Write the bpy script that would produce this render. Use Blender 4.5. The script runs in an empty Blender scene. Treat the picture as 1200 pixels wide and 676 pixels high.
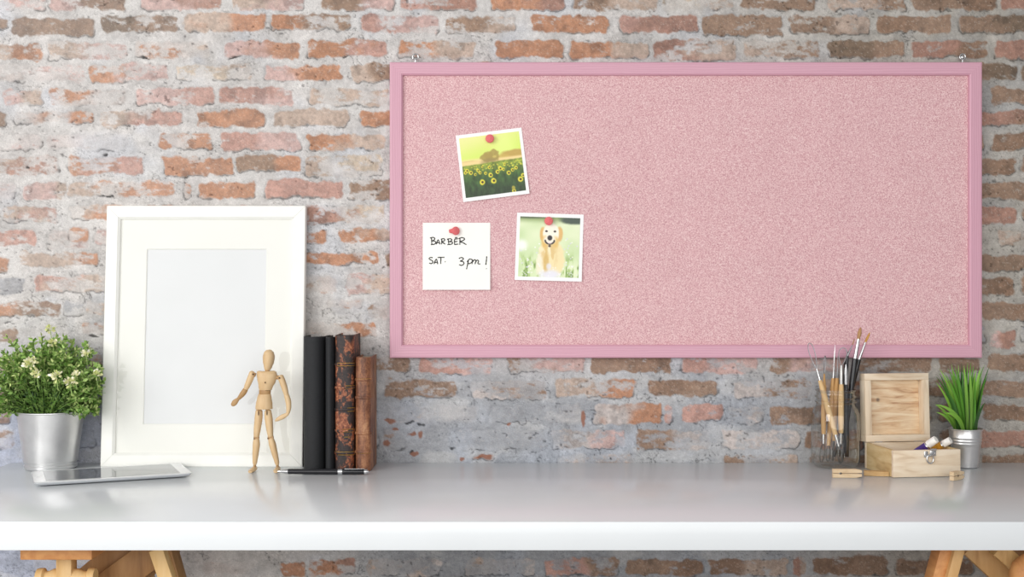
import bpy, bmesh, math, random
import numpy as np
from mathutils import Vector, Matrix
random.seed(7); rng = np.random.default_rng(11)
sc = bpy.context.scene; COL = sc.collection
sc.view_settings.view_transform = 'Standard'; sc.view_settings.look = 'None'
PI = math.pi
# ---- measured place: wall is y=0, desk top is z=0, 500 px per metre on the wall
DIST, EYE = 2.8, 0.408
def at(px, py, y):
    s = 500*DIST/(DIST+y)
    return Vector(((px-600)/s, y, EYE-(py-338)/s))
def sl(c):
    c = np.asarray(c, float)/255.0
    return np.where(c <= .04045, c/12.92, ((c+.055)/1.055)**2.4)
def rgba(c): return tuple(float(v) for v in sl(c))+(1,)

# ------------------------------------------------------------------ materials
class NT:
    def __init__(s, name):
        s.m = bpy.data.materials.new(name); s.m.use_nodes = True
        s.t = s.m.node_tree; s.b = s.t.nodes['Principled BSDF']; s.out = s.t.nodes['Material Output']
    def n(s, typ, **kw):
        nd = s.t.nodes.new(typ)
        for k, v in kw.items():
            if k in nd.inputs: nd.inputs[k].default_value = v
            else: setattr(nd, k, v)
        return nd
    def l(s, a, b): s.t.links.new(a, b)
    def coords(s, scale=(1,1,1), rot=(0,0,0), loc=(0,0,0)):
        tc = s.n('ShaderNodeTexCoord'); mp = s.n('ShaderNodeMapping')
        mp.inputs['Scale'].default_value = scale; mp.inputs['Rotation'].default_value = rot; mp.inputs['Location'].default_value = loc
        s.l(tc.outputs['Object'], mp.inputs['Vector']); return mp.outputs['Vector']
    def ramp(s, fac, stops):
        r = s.n('ShaderNodeValToRGB'); e = r.color_ramp.elements
        while len(e) < len(stops): e.new(.5)
        for i, (p, c) in enumerate(stops): e[i].position = p; e[i].color = rgba(c)
        s.l(fac, r.inputs['Fac']); return r.outputs['Color']
    def noise(s, vec, scale, detail=4, rough=.55, dist=0):
        nz = s.n('ShaderNodeTexNoise'); nz.inputs['Scale'].default_value = scale; nz.inputs['Detail'].default_value = detail
        nz.inputs['Roughness'].default_value = rough; nz.inputs['Distortion'].default_value = dist
        s.l(vec, nz.inputs['Vector']); return nz.outputs['Fac']
    def bump(s, h, strength=.3, dist=.001):
        b = s.n('ShaderNodeBump'); b.inputs['Strength'].default_value = strength; b.inputs['Distance'].default_value = dist
        s.l(h, b.inputs['Height']); s.l(b.outputs['Normal'], s.b.inputs['Normal'])
    def set(s, **kw):
        for k, v in kw.items(): s.b.inputs[k.replace('_', ' ')].default_value = v
        return s
def plain(name, c, rough=.5, metal=0, var=.06, nscale=60, bump=0, **kw):
    t = NT(name); c = np.array(c, float)
    v = t.coords(); f = t.noise(v, nscale)
    t.l(t.ramp(f, [(.3, np.clip(c*(1-var), 0, 255)), (.7, np.clip(c*(1+var), 0, 255))]), t.b.inputs['Base Color'])
    if bump: t.bump(f, bump)
    t.set(Roughness=rough, Metallic=metal, **kw); return t.m
def wood(name, c1, c2, c3=None, scale=(1, 1, 12), rot=(0,0,0), rough=.55, freq=14, **kw):
    """grain running along the axis with the smallest scale"""
    t = NT(name); v = t.coords(scale, rot)
    f = t.noise(v, freq, 5, .6, .6)
    v2 = t.coords(tuple(a*1.0 for a in scale), rot, (3, 5, 7)); g = t.noise(v2, freq*5, 3, .7)
    mx = t.n('ShaderNodeMath', operation='MULTIPLY_ADD'); t.l(g, mx.inputs[0]); mx.inputs[1].default_value = .25; t.l(f, mx.inputs[2])
    stops = [(.38, c1), (.55, c2), (.78, c3 if c3 else c1)]
    t.l(t.ramp(mx.outputs[0], stops), t.b.inputs['Base Color']); t.bump(g, .15, .0006)
    t.set(Roughness=rough, **kw); return t.m
def vcol(name, rough=.8, fine=0, bumpn=0, **kw):
    t = NT(name); a = t.n('ShaderNodeVertexColor', layer_name='Col'); out = a.outputs['Color']
    if fine:
        f = t.noise(t.coords(), 420, 3, .7)
        mr = t.n('ShaderNodeMapRange'); t.l(f, mr.inputs['Value'])
        mr.inputs['From Min'].default_value = .3; mr.inputs['From Max'].default_value = .7
        mr.inputs['To Min'].default_value = 1-fine; mr.inputs['To Max'].default_value = 1+fine
        mx = t.n('ShaderNodeVectorMath', operation='SCALE'); t.l(out, mx.inputs[0]); t.l(mr.outputs[0], mx.inputs['Scale']); out = mx.outputs[0]
        if bumpn: t.bump(f, bumpn, .0015)
    t.l(out, t.b.inputs['Base Color']); t.set(Roughness=rough, **kw); return t.m

M = {}
# ------------------------------------------------------------------ mesh helpers
class MB:
    def __init__(s): s.v = []; s.f = []; s.c = []
    def add(s, vs, fs, col=None):
        o = len(s.v); s.v += [tuple(v) for v in vs]; s.f += [tuple(i+o for i in f) for f in fs]
        s.c += [col or (1,1,1)]*len(vs); return s
    def box(s, c, d, rot=None, bev=.0, seg=2):
        bm = bmesh.new(); bmesh.ops.create_cube(bm, size=1)
        bmesh.ops.scale(bm, vec=d, verts=bm.verts)
        if bev: bmesh.ops.bevel(bm, geom=bm.edges[:], offset=bev, segments=seg, affect='EDGES', profile=.5)
        mt = Matrix.Translation(c) @ (rot.to_4x4() if rot else Matrix())
        bm.verts.ensure_lookup_table()
        s.add([mt @ v.co for v in bm.verts], [[v.index for v in f.verts] for f in bm.faces]); bm.free(); return s
    def beam(s, a, b, w, h, up=Vector((0,-1,0)), bev=.001):
        a, b = Vector(a), Vector(b); z = (b-a).normalized(); x = up.cross(z).normalized(); y = z.cross(x)
        return s.box((a+b)/2, (w, h, (b-a).length), Matrix((x, y, z)).transposed(), bev)
    def tube(s, pts, rad, n=12, flat=1.0, up=Vector((0,-1,0)), caps=True, col=None):
        """swept ring; rad float, list, or list of (rx, ry); ry is along 'up'"""
        pts = [Vector(p) for p in pts]; k = len(pts)
        if isinstance(rad, (int, float)): rad = [rad]*k
        vs = []; fs = []; prevx = None
        for i, p in enumerate(pts):
            t = (pts[min(i+1, k-1)]-pts[max(i-1, 0)])
            t = t.normalized() if t.length > 1e-9 else Vector((0,0,1))
            x = t.cross(up)
            if x.length < .05: x = t.cross(Vector((1, .3, .2)))
            x.normalize()
            if prevx is not None and prevx.dot(x) < 0: x = -x
            if prevx is not None and abs(t.dot(up)) > .9: x = (prevx - t*prevx.dot(t)).normalized()
            prevx = x; y = x.cross(t).normalized()
            r = rad[i]; rx, ry = r if isinstance(r, (tuple, list)) else (r, r*flat)
            for j in range(n):
                a = 2*PI*j/n; vs.append(p + x*math.cos(a)*rx + y*math.sin(a)*ry)
        for i in range(k-1):
            for j in range(n):
                a = i*n+j; b = i*n+(j+1) % n; fs.append((a, b, b+n, a+n))
        if caps: fs.append(tuple(range(n-1, -1, -1))); fs.append(tuple((k-1)*n+j for j in range(n)))
        return s.add(vs, fs, col)
    def lathe(s, c, prof, n=48, rot=None):
        c = Vector(c); vs = []; fs = []; k = len(prof)
        for r, z in prof:
            for j in range(n):
                a = 2*PI*j/n; v = Vector((max(r, 1e-5)*math.cos(a), max(r, 1e-5)*math.sin(a), z)); vs.append(c+(rot @ v if rot else v))
        for i in range(k-1):
            for j in range(n):
                a = i*n+j; b = i*n+(j+1) % n; fs.append((a, b, b+n, a+n))
        return s.add(vs, fs)
    def prism(s, poly, z0, z1):
        n = len(poly); vs = [(x, y, z0) for x, y in poly]+[(x, y, z1) for x, y in poly]
        fs = [tuple(range(n-1, -1, -1)), tuple(range(n, 2*n))]+[(i, (i+1) % n, (i+1) % n+n, i+n) for i in range(n)]
        return s.add(vs, fs)
    def build(s, name, mat, parent=None, smooth=True, ang=40, cols=False):
        org = parent_origin(parent)
        me = bpy.data.meshes.new(name); me.from_pydata([tuple(Vector(v)-org) for v in s.v], [], s.f); me.update()
        bm = bmesh.new(); bm.from_mesh(me); bmesh.ops.recalc_face_normals(bm, faces=bm.faces); bm.to_mesh(me); bm.free()
        if cols:
            a = me.color_attributes.new('Col', 'FLOAT_COLOR', 'POINT')
            a.data.foreach_set('color', np.array([list(c)+[1] for c in s.c], 'f').ravel())
        if smooth: me.shade_smooth(); me.set_sharp_from_angle(angle=math.radians(ang))
        me.materials.append(mat)
        o = bpy.data.objects.new(name, me); COL.objects.link(o)
        if parent: o.parent = parent
        return o
def parent_origin(p):
    v = Vector((0,0,0))
    while p: v += p.location; p = p.parent
    return v
def tag(o, label=None, cat=None, group=None, kind=None):
    for k, v in (('label', label), ('category', cat), ('group', group), ('kind', kind)):
        if v: o[k] = v
    return o
def thing(name, label, cat, loc, group=None):
    o = bpy.data.objects.new(name, None); COL.objects.link(o); o.location = loc; o.empty_display_size = .03
    return tag(o, label, cat, group)
def single(mb, name, mat, loc, label, cat, group=None, **kw):
    """a thing that is one mesh, with its origin at its base"""
    loc = Vector(loc); mb.v = [tuple(Vector(v)-loc) for v in mb.v]
    o = mb.build(name, mat, **kw); o.location = loc; return tag(o, label, cat, group)

# ------------------------------------------------------------------ numpy noise
LAT = rng.random((256, 256))
def vnoise(x, y, ox=0, oy=0):
    x = x+ox+1000; y = y+oy+1000
    xi = np.floor(x).astype(int); yi = np.floor(y).astype(int); fx = x-xi; fy = y-yi
    fx = fx*fx*(3-2*fx); fy = fy*fy*(3-2*fy)
    a = LAT[yi % 256, xi % 256]; b = LAT[yi % 256, (xi+1) % 256]; c = LAT[(yi+1) % 256, xi % 256]; d = LAT[(yi+1) % 256, (xi+1) % 256]
    return (a*(1-fx)+b*fx)*(1-fy)+(c*(1-fx)+d*fx)*fy
def fbm(x, y, sc_, oct=4, o=0, gain=.55):
    t = 0; amp = 1; tot = 0
    for i in range(oct):
        t = t+amp*vnoise(x/sc_, y/sc_, 17*o+31*i, 7*o+13*i); tot += amp; amp *= gain; sc_ /= 2.1
    return t/tot
def sstep(a, b, x):
    t = np.clip((x-a)/(b-a), 0, 1); return t*t*(3-2*t)

# ------------------------------------------------------------------ THE BRICK WALL
PAL = dict(o=(184,133,102), b=(150,123,103), d=(124,104,86), p=(199,168,161), t=(186,165,150), w=(190,180,175),
           g=(162,162,165), r=(168,128,112), k=(187,146,133), c=(198,181,162), m=(142,113,92))
B = []   # x0, x1, y0, y1, left colour, right colour, whitewash
def row(y0, y1, *bs):
    for b in bs:
        x0, x1, cc, w = b[:4]; a, z = (b[4], b[5]) if len(b) > 4 else (y0, y1)
        B.append((x0, x1, a, z, PAL[cc[0]], PAL[cc[1]], w))
row(-10,11, (-30,55,'wp',.6),(61,148,'pm',.35),(166,258,'pr',.25),(270,358,'tp',.3),(375,464,'bp',.25),(472,558,'kr',.35),(575,662,'or',.15),(672,770,'bt',.3),(776,860,'ct',.55),(869,955,'bb',.2),(970,1062,'tb',.25),(1070,1165,'bm',.1),(1172,1262,'rr',.1))
row(18,38, (-60,9,'bb',.1,22,34),(14,109,'bb',.25,21,41),(117,210,'db',.45,18,36),(218,309,'to',.1,16,37),(317,408,'ob',.25,17,35),(423,513,'kp',.35),(523,605,'bt',.4,20,38),(622,713,'oo',.2),(725,818,'kr',.15),(824,919,'bb',.15,18,41),(927,1018,'bt',.35),(1028,1117,'mb',.05),(1127,1225,'bd',.05))
row(48,67, (-30,46,'to',.25,50,70),(54,148,'tp',.45,49,68),(158,245,'ot',.65),(265,351,'po',.2),(361,451,'ok',.25,47,66),(466,556,'ot',.4),(580,659,'oo',.15),(667,760,'ot',.15),(767,861,'rt',.4,47,70),(872,958,'tb',.4),(970,1060,'db',.1),(1068,1157,'rm',.1),(1167,1262,'rb',.1))
row(76,94, (-30,98,'wp',.65),(106,196,'op',.4),(206,297,'ct',.55),(310,400,'po',.25),(409,478,'tb',.2),(500,590,'oo',.2),(605,700,'tb',.2),(715,800,'rb',.2),(815,905,'tb',.2),(920,1010,'bt',.2),(1025,1125,'bb',.1),(1136,1193,'bd',.15,73,92),(1198,1262,'dd',.1))
row(104,122, (5,48,'pt',.5),(57,145,'ow',.5),(158,252,'pk',.25),(259,345,'kp',.3),(363,455,'tt',.5),(470,560,'oo',.2),(575,665,'tb',.2),(680,770,'rb',.2),(785,875,'tb',.2),(890,980,'bt',.2),(995,1080,'bb',.1),(1090,1150,'bb',.1),(1160,1262,'bm',.1,102,121))
row(130,147, (-60,4,'mb',.2),(15,108,'wo',.4,130,143),(116,210,'tk',.4),(231,309,'oo',.2,129,148),(320,408,'tt',.25,128,147),(423,500,'oo',.15),(520,610,'oo',.2),(625,715,'tb',.2),(730,820,'rb',.2),(835,925,'tb',.2),(940,1030,'bt',.2),(1040,1128,'bb',.1),(1138,1262,'rm',.05,129,146))
row(157,174, (-30,48,'wp',.75),(55,150,'pw',.8),(187,248,'oo',.4,156,174),(259,350,'kp',.15,155,176),(360,450,'ot',.2,158,175),(470,560,'oo',.2),(575,665,'tb',.2),(680,770,'rb',.2),(785,875,'tb',.2),(890,980,'bt',.2),(995,1080,'bb',.1),(1090,1152,'bb',.1),(1163,1262,'mb',.1,157,176))
row(184,204, (-30,66,'tr',.35),(79,167,'ok',.4),(193,272,'oo',.25),(277,352,'bo',.15,183,200),(358,448,'tc',.5,182,205),(470,560,'oo',.2),(575,665,'tb',.2),(680,770,'rb',.2),(785,875,'tb',.2),(890,980,'bt',.2),(995,1080,'bb',.1),(1086,1131,'bb',.1),(1138,1191,'bm',.1,186,205),(1199,1262,'bb',.1))
row(213,232, (-60,15,'wp',.8),(25,77,'pt',.4,214,233),(79,203,'to',.45,213,230),(214,222,'oo',.3),(234,299,'oo',.15),(311,403,'kk',.1,211,231),(411,478,'bb',.35,211,234),(490,580,'oo',.2),(595,685,'tb',.2),(700,790,'rb',.2),(805,895,'tb',.2),(910,1000,'bt',.2),(1015,1130,'bb',.1),(1140,1262,'bm',.1,215,233))
row(242,260, (3,67,'tk',.4),(82,150,'to',.6,241,256),(160,250,'oo',.3),(265,345,'pp',.3),(355,448,'rc',.5,241,262),(470,560,'oo',.2),(575,665,'tb',.2),(680,770,'rb',.2),(785,875,'tb',.2),(890,980,'bt',.2),(995,1080,'bb',.1),(1090,1130,'bb',.1),(1138,1190,'rr',.1,243,262),(1199,1262,'bb',.1))
row(269,286, (-40,43,'kk',.25,271,288),(57,104,'wp',.5,270,290),(80,104,'oo',.4,267,283),(111,170,'pp',.4),(180,270,'oo',.3),(285,345,'pp',.3),(350,383,'oo',.2,270,285),(396,462,'ot',.3,269,283),(480,570,'oo',.2),(585,675,'tb',.2),(690,780,'rb',.2),(795,885,'tb',.2),(900,990,'bt',.2),(1005,1140,'bb',.1),(1168,1262,'tb',.4,271,289))
row(297,314, (-40,9,'oo',.25,301,318),(23,115,'to',.35,296,312),(130,220,'oo',.3),(235,335,'pp',.3),(345,443,'oo',.25,296,309),(452,462,'bb',.4),(480,570,'oo',.2),(585,675,'tb',.2),(690,780,'rb',.2),(795,885,'tb',.2),(900,990,'bt',.2),(1005,1130,'bb',.1),(1138,1262,'bd',.1,300,318))
row(324,342, (-40,30,'gg',.3,325,344),(40,135,'kt',.4,323,341),(150,240,'oo',.3),(255,345,'pp',.3),(352,392,'to',.65),(406,462,'pt',.45,321,343),(480,570,'oo',.2),(585,675,'tb',.2),(690,780,'rb',.2),(795,885,'tb',.2),(900,990,'bt',.2),(1005,1140,'bb',.1),(1144,1189,'bm',.1,326,346),(1197,1262,'bb',.1))
row(353,369, (-40,70,'om',.35,355,371),(75,97,'gg',.5),(102,150,'tt',.6),(160,250,'oo',.3),(265,345,'pp',.3),(384,424,'to',.7,351,360),(432,470,'bw',.5,358,374),(480,570,'oo',.2),(585,675,'tb',.2),(690,780,'rb',.2),(795,885,'tb',.2),(900,990,'bt',.2),(1005,1140,'bb',.1),(1150,1262,'bm',.15,355,375))
row(382,401, (-40,20,'tb',.4,386,402),(97,145,'ot',.55,378,391),(160,250,'oo',.3),(265,345,'pp',.3),(356,440,'to',.6,378,394),(480,570,'oo',.2),(585,675,'tb',.2),(690,780,'rb',.2),(795,885,'tb',.2),(900,990,'bt',.2),(1005,1130,'bb',.1),(1140,1155,'gg',.3),(1161,1191,'pr',.35,387,407),(1198,1262,'gg',.4))
row(417,436, (-40,30,'tb',.4),(45,120,'wo',.7),(160,250,'oo',.3),(265,345,'pp',.3),(362,430,'bb',.3),(436,479,'bb',.35),(490,577,'kp',.35),(597,686,'bp',.45),(694,786,'bm',.2),(799,887,'kp',.35),(905,992,'bp',.45),(1005,1090,'bb',.3),(1100,1148,'bb',.3),(1158,1262,'bm',.1,415,434))
row(445,465, (-40,22,'kb',.4,455,472),(40,120,'gw',.7),(160,345,'oo',.3),(355,440,'bb',.5),(451,532,'bb',.4),(551,640,'wb',.55,446,466),(653,744,'to',.35),(759,843,'mb',.2,445,464),(861,949,'wb',.5),(965,1040,'to',.3),(1050,1135,'mb',.3),(1148,1262,'bb',.1,446,464))
row(475,495, (-40,12,'om',.3,481,496),(30,120,'gg',.8),(160,345,'oo',.3),(355,440,'gg',.7),(455,560,'gw',.9),(575,615,'gg',.95),(625,680,'gw',.75),(697,775,'wo',.25,474,495),(779,787,'kp',.4),(800,848,'kk',.3,474,495),(852,892,'gw',.7),(902,992,'bm',.3,476,496),(1005,1090,'bb',.3),(1100,1140,'bb',.3),(1152,1262,'mb',.1,474,492))
row(504,526, (-40,16,'wb',.6),(30,110,'gg',.9),(160,345,'oo',.3),(355,440,'gg',.7),(448,475,'bg',.8),(535,638,'gg',.75),(646,731,'wp',.55),(745,831,'bw',.5),(846,935,'ww',.5),(942,1010,'mr',.25),(1020,1090,'bb',.3),(1100,1135,'bb',.3),(1146,1262,'rr',.15,506,524))
row(534,548, (-40,80,'gg',.9),(555,580,'oo',.35,533,538),(655,740,'wt',.8),(846,936,'bt',.5),(950,1030,'bb',.3),(1150,1262,'mb',.2))
for k in range(4):
    y0 = 560+k*27.5; x = -150-(k % 2)*48
    while x < 1300: B.append((x, x+88, y0, y0+19, PAL[random.choice('otbp')], PAL[random.choice('orbm')], .4)); x += 99
B = [b for b in B if not (b[2] > 640)]
row(655,674, (-150,-20,'gw',.8),(40,130,'wo',.85),(238,300,'rw',.78,659,673),(328,356,'oo',.5,660,676),(361,418,'or',.4,655,675),(432,514,'tw',.6),(545,626,'tw',.6),(640,724,'kb',.45),(733,823,'bm',.2),(830,923,'mt',.2),(930,944,'rt',.3),(952,1040,'mb',.12,652,673),(1050,1140,'bm',.1),(1152,1262,'bb',.2))
for k in range(9):
    y0 = 684+k*28; x = -150-(k % 2)*48
    while x < 1300: B.append((x, x+88, y0, y0+19, PAL[random.choice('otbp')], PAL[random.choice('orbm')], .4)); x += 99
for y0 in [-150,-122,-94,-66,-38]+[18+28.7*i for i in range(32)]:      # beyond the view on both sides
    off = random.uniform(0, 90)
    for side in (-1, 1):
        x = (-60-off if side < 0 else 1262+off*.1)
        for _ in range(4):
            a, b = (x-88, x) if side < 0 else (x, x+88)
            B.append((a, b, y0, y0+19, PAL[random.choice('otbp' if side < 0 else 'bmrd')], PAL[random.choice('orbm' if side < 0 else 'bmbt')], .3)); x += side*98
for y0 in [-150,-122,-94,-66,-38]:
    x = -60+random.uniform(-50, 0)
    while x < 1262: B.append((x, x+88, y0, y0+19, PAL[random.choice('otbp')], PAL[random.choice('orbm')], .3)); x += 99

gx = np.concatenate([np.arange(-440, -60, 4), np.arange(-60, 1260, 1.1), np.arange(1260, 1641, 4)])
gy = np.concatenate([np.arange(-170, -10, 4), np.arange(-10, 690, 1.1), np.arange(690, 918, 5)])
X, Y = np.meshgrid(gx, gy)
wx = X+9*(fbm(X, Y, 26, 3, 1)-.5)+5*(fbm(X, Y, 7, 2, 2)-.5); wy = Y+8*(fbm(X, Y, 26, 3, 3)-.5)+5*(fbm(X, Y, 6, 2, 4)-.5)
# mortar colour: pale and cool on the left, beige on the right and darkened there to paint in light falloff, blue grey in the low middle
tR = sstep(600, 1150, X)[..., None]; tB = (sstep(380, 480, Y)*sstep(330, 480, X)*(1-sstep(850, 1100, X)))[..., None]
tL = ((1-sstep(60, 260, X))*sstep(380, 470, Y))[..., None]
mort = sl((199,195,192))*(1-tR)+sl((168,163,155))*tR
mort = mort*(1-tB)+sl((158,160,164))*tB; mort = mort*(1-tL)+sl((174,179,194))*tL
cool = sstep(.5, .75, fbm(X, Y, 60, 3, 5))[..., None]; mort = mort*(1-cool*.35)+sl((184,191,203))*cool*.35*(1-.5*tR)
f1 = fbm(X, Y, 22, 5, 6); f2 = fbm(X, Y, 5, 3, 7); f3 = fbm(X*.45, Y*1.6, 12, 4, 8)
f4 = fbm(X, Y, 2.6, 2, 11); C = mort*(.42+.5*f1+.26*f2+.24*f3+.2*f4)[..., None]
plaster = sstep(.52, .66, fbm(X*.6, Y*1.2, 34, 4, 15))[..., None]*(1-.6*tR)
C = C*(1-.35*plaster)+sl((218,216,213))*.35*plaster
mort_now = C.copy()
H = .0045*fbm(X, Y, 14, 5, 9, .65)+.0030*fbm(X*.5, Y*1.5, 9, 4, 10, .65)+.0010*fbm(X, Y, 3, 2, 12)
edge = np.full(X.shape, 1e9)
for (x0, x1, y0, y1, cl, cr, wash) in B:
    i0, i1 = np.searchsorted(gx, [x0-10, x1+10]); j0, j1 = np.searchsorted(gy, [y0-9, y1+9])
    if i1 <= i0 or j1 <= j0: continue
    sub = (slice(j0, j1), slice(i0, i1)); px = wx[sub]; py = wy[sub]; sx = X[sub]; sy = Y[sub]
    cx, cy, hx, hy = (x0+x1)/2, (y0+y1)/2, (x1-x0)/2, (y1-y0)/2; r = min(4, hx*.6, hy*.6)
    qx = np.abs(px-cx)-hx+r; qy = np.abs(py-cy)-hy+r
    d = np.hypot(np.maximum(qx, 0), np.maximum(qy, 0))+np.minimum(np.maximum(qx, qy), 0)-r
    if wash > .6: soft = 2.2
    else: soft = 1.1
    m = sstep(soft, -soft, d); k = random.randint(20, 200)
    u = (sx-x0)/(x1-x0)
    mixf = sstep(.3, .7, u+1.1*(fbm(sx, sy, 26, 3, k)-.5))[..., None]
    jit = 1+.12*(random.random()-.5)
    right = float(sstep(500, 1150, np.array(cx)))
    bc = (sl(cl)*(1-mixf)+sl(cr)*mixf)*jit*(1-.08*right)  # bricks also darken to the right, light falloff put into their colour
    bc = bc*(.50+.5*fbm(sx, sy, 13, 4, k+1)+.50*fbm(sx, sy, 3.0, 2, k+2))[..., None]
    dark = sstep(.6, .75, fbm(sx, sy, 18, 3, k+3))[..., None]; bc = bc*(1-.28*dark)
    wash = min(.97, wash*1.05+.09); thr = 1-wash; wn = fbm(sx*.7, sy*1.3, 15, 5, k+4, .7)
    wm = sstep(thr*.62+.17, thr*.62+.33, wn)[..., None]
    wcol = mort_now[sub]*.96+.06*bc; bc = bc*(1-wm*.88)+wcol*wm*.88
    # thin scratches of lime
    sc_l = (np.abs(fbm(sx, sy*1.5, 5, 2, k+6)-.5) < .012)[..., None]*.22; bc = bc*(1-sc_l)+sl((225,215,205))*sc_l
    film = .08+.12*(1-float(sstep(120, 420, np.array(cx)))); bc = bc*(1-film)+wcol*film
    M3 = m[..., None]; C[sub] = C[sub]*(1-M3)+bc*M3
    hb = .0040+.0020*fbm(sx, sy, 5, 4, k+5, .75)+random.uniform(-.0008, .0008)-.0012*wm[..., 0]
    bulge = .0006*sstep(0, -4, d)
    H[sub] = H[sub]*(1-m)+(hb+bulge)*m
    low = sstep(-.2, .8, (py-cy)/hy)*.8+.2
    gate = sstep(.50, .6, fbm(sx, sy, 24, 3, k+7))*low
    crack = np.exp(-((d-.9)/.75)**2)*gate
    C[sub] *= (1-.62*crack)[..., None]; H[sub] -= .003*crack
    edge[sub] = np.minimum(edge[sub], d)
# trowelled ridges and furrows in the lime
rn = fbm(X*.45, Y*1.5, 11, 5, 71, .62)-.5; rn2 = fbm(X*.7+Y*.5, Y*1.3-X*.2, 8, 4, 75, .62)-.5; off_b = sstep(-1.5, 1.5, edge)*.8+.2
for q_, w_, amp in ((rn, .012, .30), (rn2, .010, .26)):
    ln = np.exp(-(q_/w_)**2)*off_b*sstep(.42, .6, fbm(X, Y, 30, 2, 77)); C *= (1-amp*ln)[..., None]; H -= .0012*ln
    lt_ = np.exp(-((q_-.04)/.014)**2)*off_b; C *= (1+.13*lt_)[..., None]; H += .0008*lt_
# wandering cracks and pits in the lime
cr = np.abs(fbm(X, Y, 38, 4, 61)-.5); gate = sstep(.56, .66, fbm(X, Y, 70, 2, 62))*(edge > 0)
line = np.exp(-(cr/.0045)**2)*gate; C *= (1-.6*line)[..., None]; H -= .002*line
pit = sstep(.77, .84, fbm(X, Y*1.4, 4.5, 2, 63))*sstep(.45, .6, fbm(X, Y, 40, 2, 64)); C *= (1-.5*pit)[..., None]; H -= .002*pit
# spalls showing red clay in the low middle plaster
for (sx_, sy_, rx, ry) in ((457,493,8,3),(567,535,11,3),(540,537,4,3),(484,508,5,3),(494,509,3,4),(595,497,3,2),(452,519,6,3),(463,503,5,2),(486,531,4,2),(683,490,3,8)):
    dd = np.hypot((wx-sx_)/rx, (wy-sy_)/ry); mm = sstep(1.2, .7, dd)[..., None]; C = C*(1-mm)+sl((158,108,86))*mm*.8+C*mm*.1
for (sx_, sy_, rx, ry) in ((480,495,5,1.3),(491,496,4,1.6),(531,524,4,1.5),(121,181,4,1.6),(29,195,3,1.4),(168,67,6,1.2),(125,231,9,1.0),(10,378,5,1),(275,68,9,1),(405,67,4,1.1),(717,539,1.6,1.4),(484,529,3,1.5),(110,394,6,1.3)):
    dd = np.hypot((wx-sx_)/rx, (wy-sy_-.4*np.sin(wx/3))/ry); mm = sstep(1.2, .6, dd); C *= (1-.8*mm)[..., None]; H -= .003*mm
C = np.clip(C, .01, .9)
ny, nx = X.shape
co = np.empty((ny*nx, 3), 'f'); co[:, 0] = ((X-600)/500).ravel(); co[:, 2] = ((542-Y)/500).ravel(); co[:, 1] = (.0062-H).ravel().clip(.0, .02)
idx = (np.arange(ny-1)[:, None]*nx+np.arange(nx-1)[None]).ravel()
quads = np.stack([idx, idx+nx, idx+nx+1, idx+1], 1).astype('i')
me = bpy.data.meshes.new('wall_back'); me.vertices.add(len(co)); me.vertices.foreach_set('co', co.ravel())
me.loops.add(quads.size); me.loops.foreach_set('vertex_index', quads.ravel())
me.polygons.add(len(quads)); me.polygons.foreach_set('loop_start', np.arange(len(quads), dtype='i')*4)
me.update(calc_edges=True); me.validate()
ca = me.color_attributes.new('Col', 'FLOAT_COLOR', 'POINT')
ca.data.foreach_set('color', np.concatenate([C.reshape(-1, 3), np.ones((ny*nx, 1))], 1).astype('f').ravel())
me.shade_smooth(); me.materials.append(vcol('limewashed_brick', .9, .16, .6, Specular_IOR_Level=.25))
wo = bpy.data.objects.new('wall_back', me); COL.objects.link(wo); tag(wo, 'old limewashed red brick wall with crumbling pale mortar', kind='structure')
FLOOR_Z = -.75
fl = MB().box((0, -1.6, FLOOR_Z-.02), (4.6, 3.2, .04)); fo = fl.build('floor', plain('floor_concrete', (150,148,145), .6)); tag(fo, 'plain grey floor under the desk', kind='structure')

# ------------------------------------------------------------------ DESK
white = plain('white_lacquer', (232,236,238), .2, var=.006, nscale=6, Specular_IOR_Level=.5)
DL, DR, DF, DB = -1.172, 1.42, -.711, -.002
t = thing('desk', 'long white lacquered desk top standing on two wooden trestles', 'desk', (0, -.35, -.05))
MB().box(((DL+DR)/2, (DF+DB)/2, -.025), (DR-DL, DB-DF, .05), bev=.0012).build('desktop', white, t)

# ------------------------------------------------------------------ TRESTLES
w_or = wood('beech_orange', (176,112,62), (204,140,84), (220,160,100), (1, .12, 1), freq=30)
w_lt = wood('pine_yellow', (206,160,98), (226,186,124), (236,200,144), (1, 1, .12), freq=30)
w_dk = wood('plank_brown', (128,88,48), (160,116,68), (178,134,84), (1, 1, .15), freq=22)
w_md = wood('plank_honey', (178,128,74), (206,160,102), (220,178,122), (1, 1, .15), freq=22)
UP = Vector((0,-1,0))
def ext(a, b, zf):     # carry the line a->b on to height zf
    k = (zf-a.z)/(b.z-a.z); return a+(b-a)*k
lt = thing('trestle', 'adjustable wooden trestle with turned knobs under the left end of the desk', 'trestle', (-.83, -.38, FLOOR_Z))
yf = -.66; a0 = at(26, 640, yf); a1 = at(110, 640, yf)
MB().box(((a0.x+a1.x)/2, -.36, -.0635), (a1.x-a0.x, .62, .025), bev=.002).build('top_beam', w_or, lt)
pa, pb = at(78, 650, -.60), at(78, 676, -.60)
MB().beam((pa.x, -.60, -.076), (pa.x, -.60, FLOOR_Z), .028, .03).build('post', w_lt, lt)
def knob(px0, px1, pyc, y, parent, flip=1):
    a, b = at(px0, pyc, y), at(px1, pyc, y); L = (b-a); n = [0, .12, .3, .38, .5, .75, 1]; rr = [.0155, .0165, .0165, .011, .011, .0155, .0155]
    if flip < 0: rr = rr[::-1]; n = [1-x for x in n][::-1]
    MB().tube([a+L*k for k in n], rr, 20, up=Vector((0,0,1))).build('turned_knob', w_lt, parent)
knob(44, 70, 676, -.60, lt); knob(86, 112, 676, -.60, lt, -1)
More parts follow.
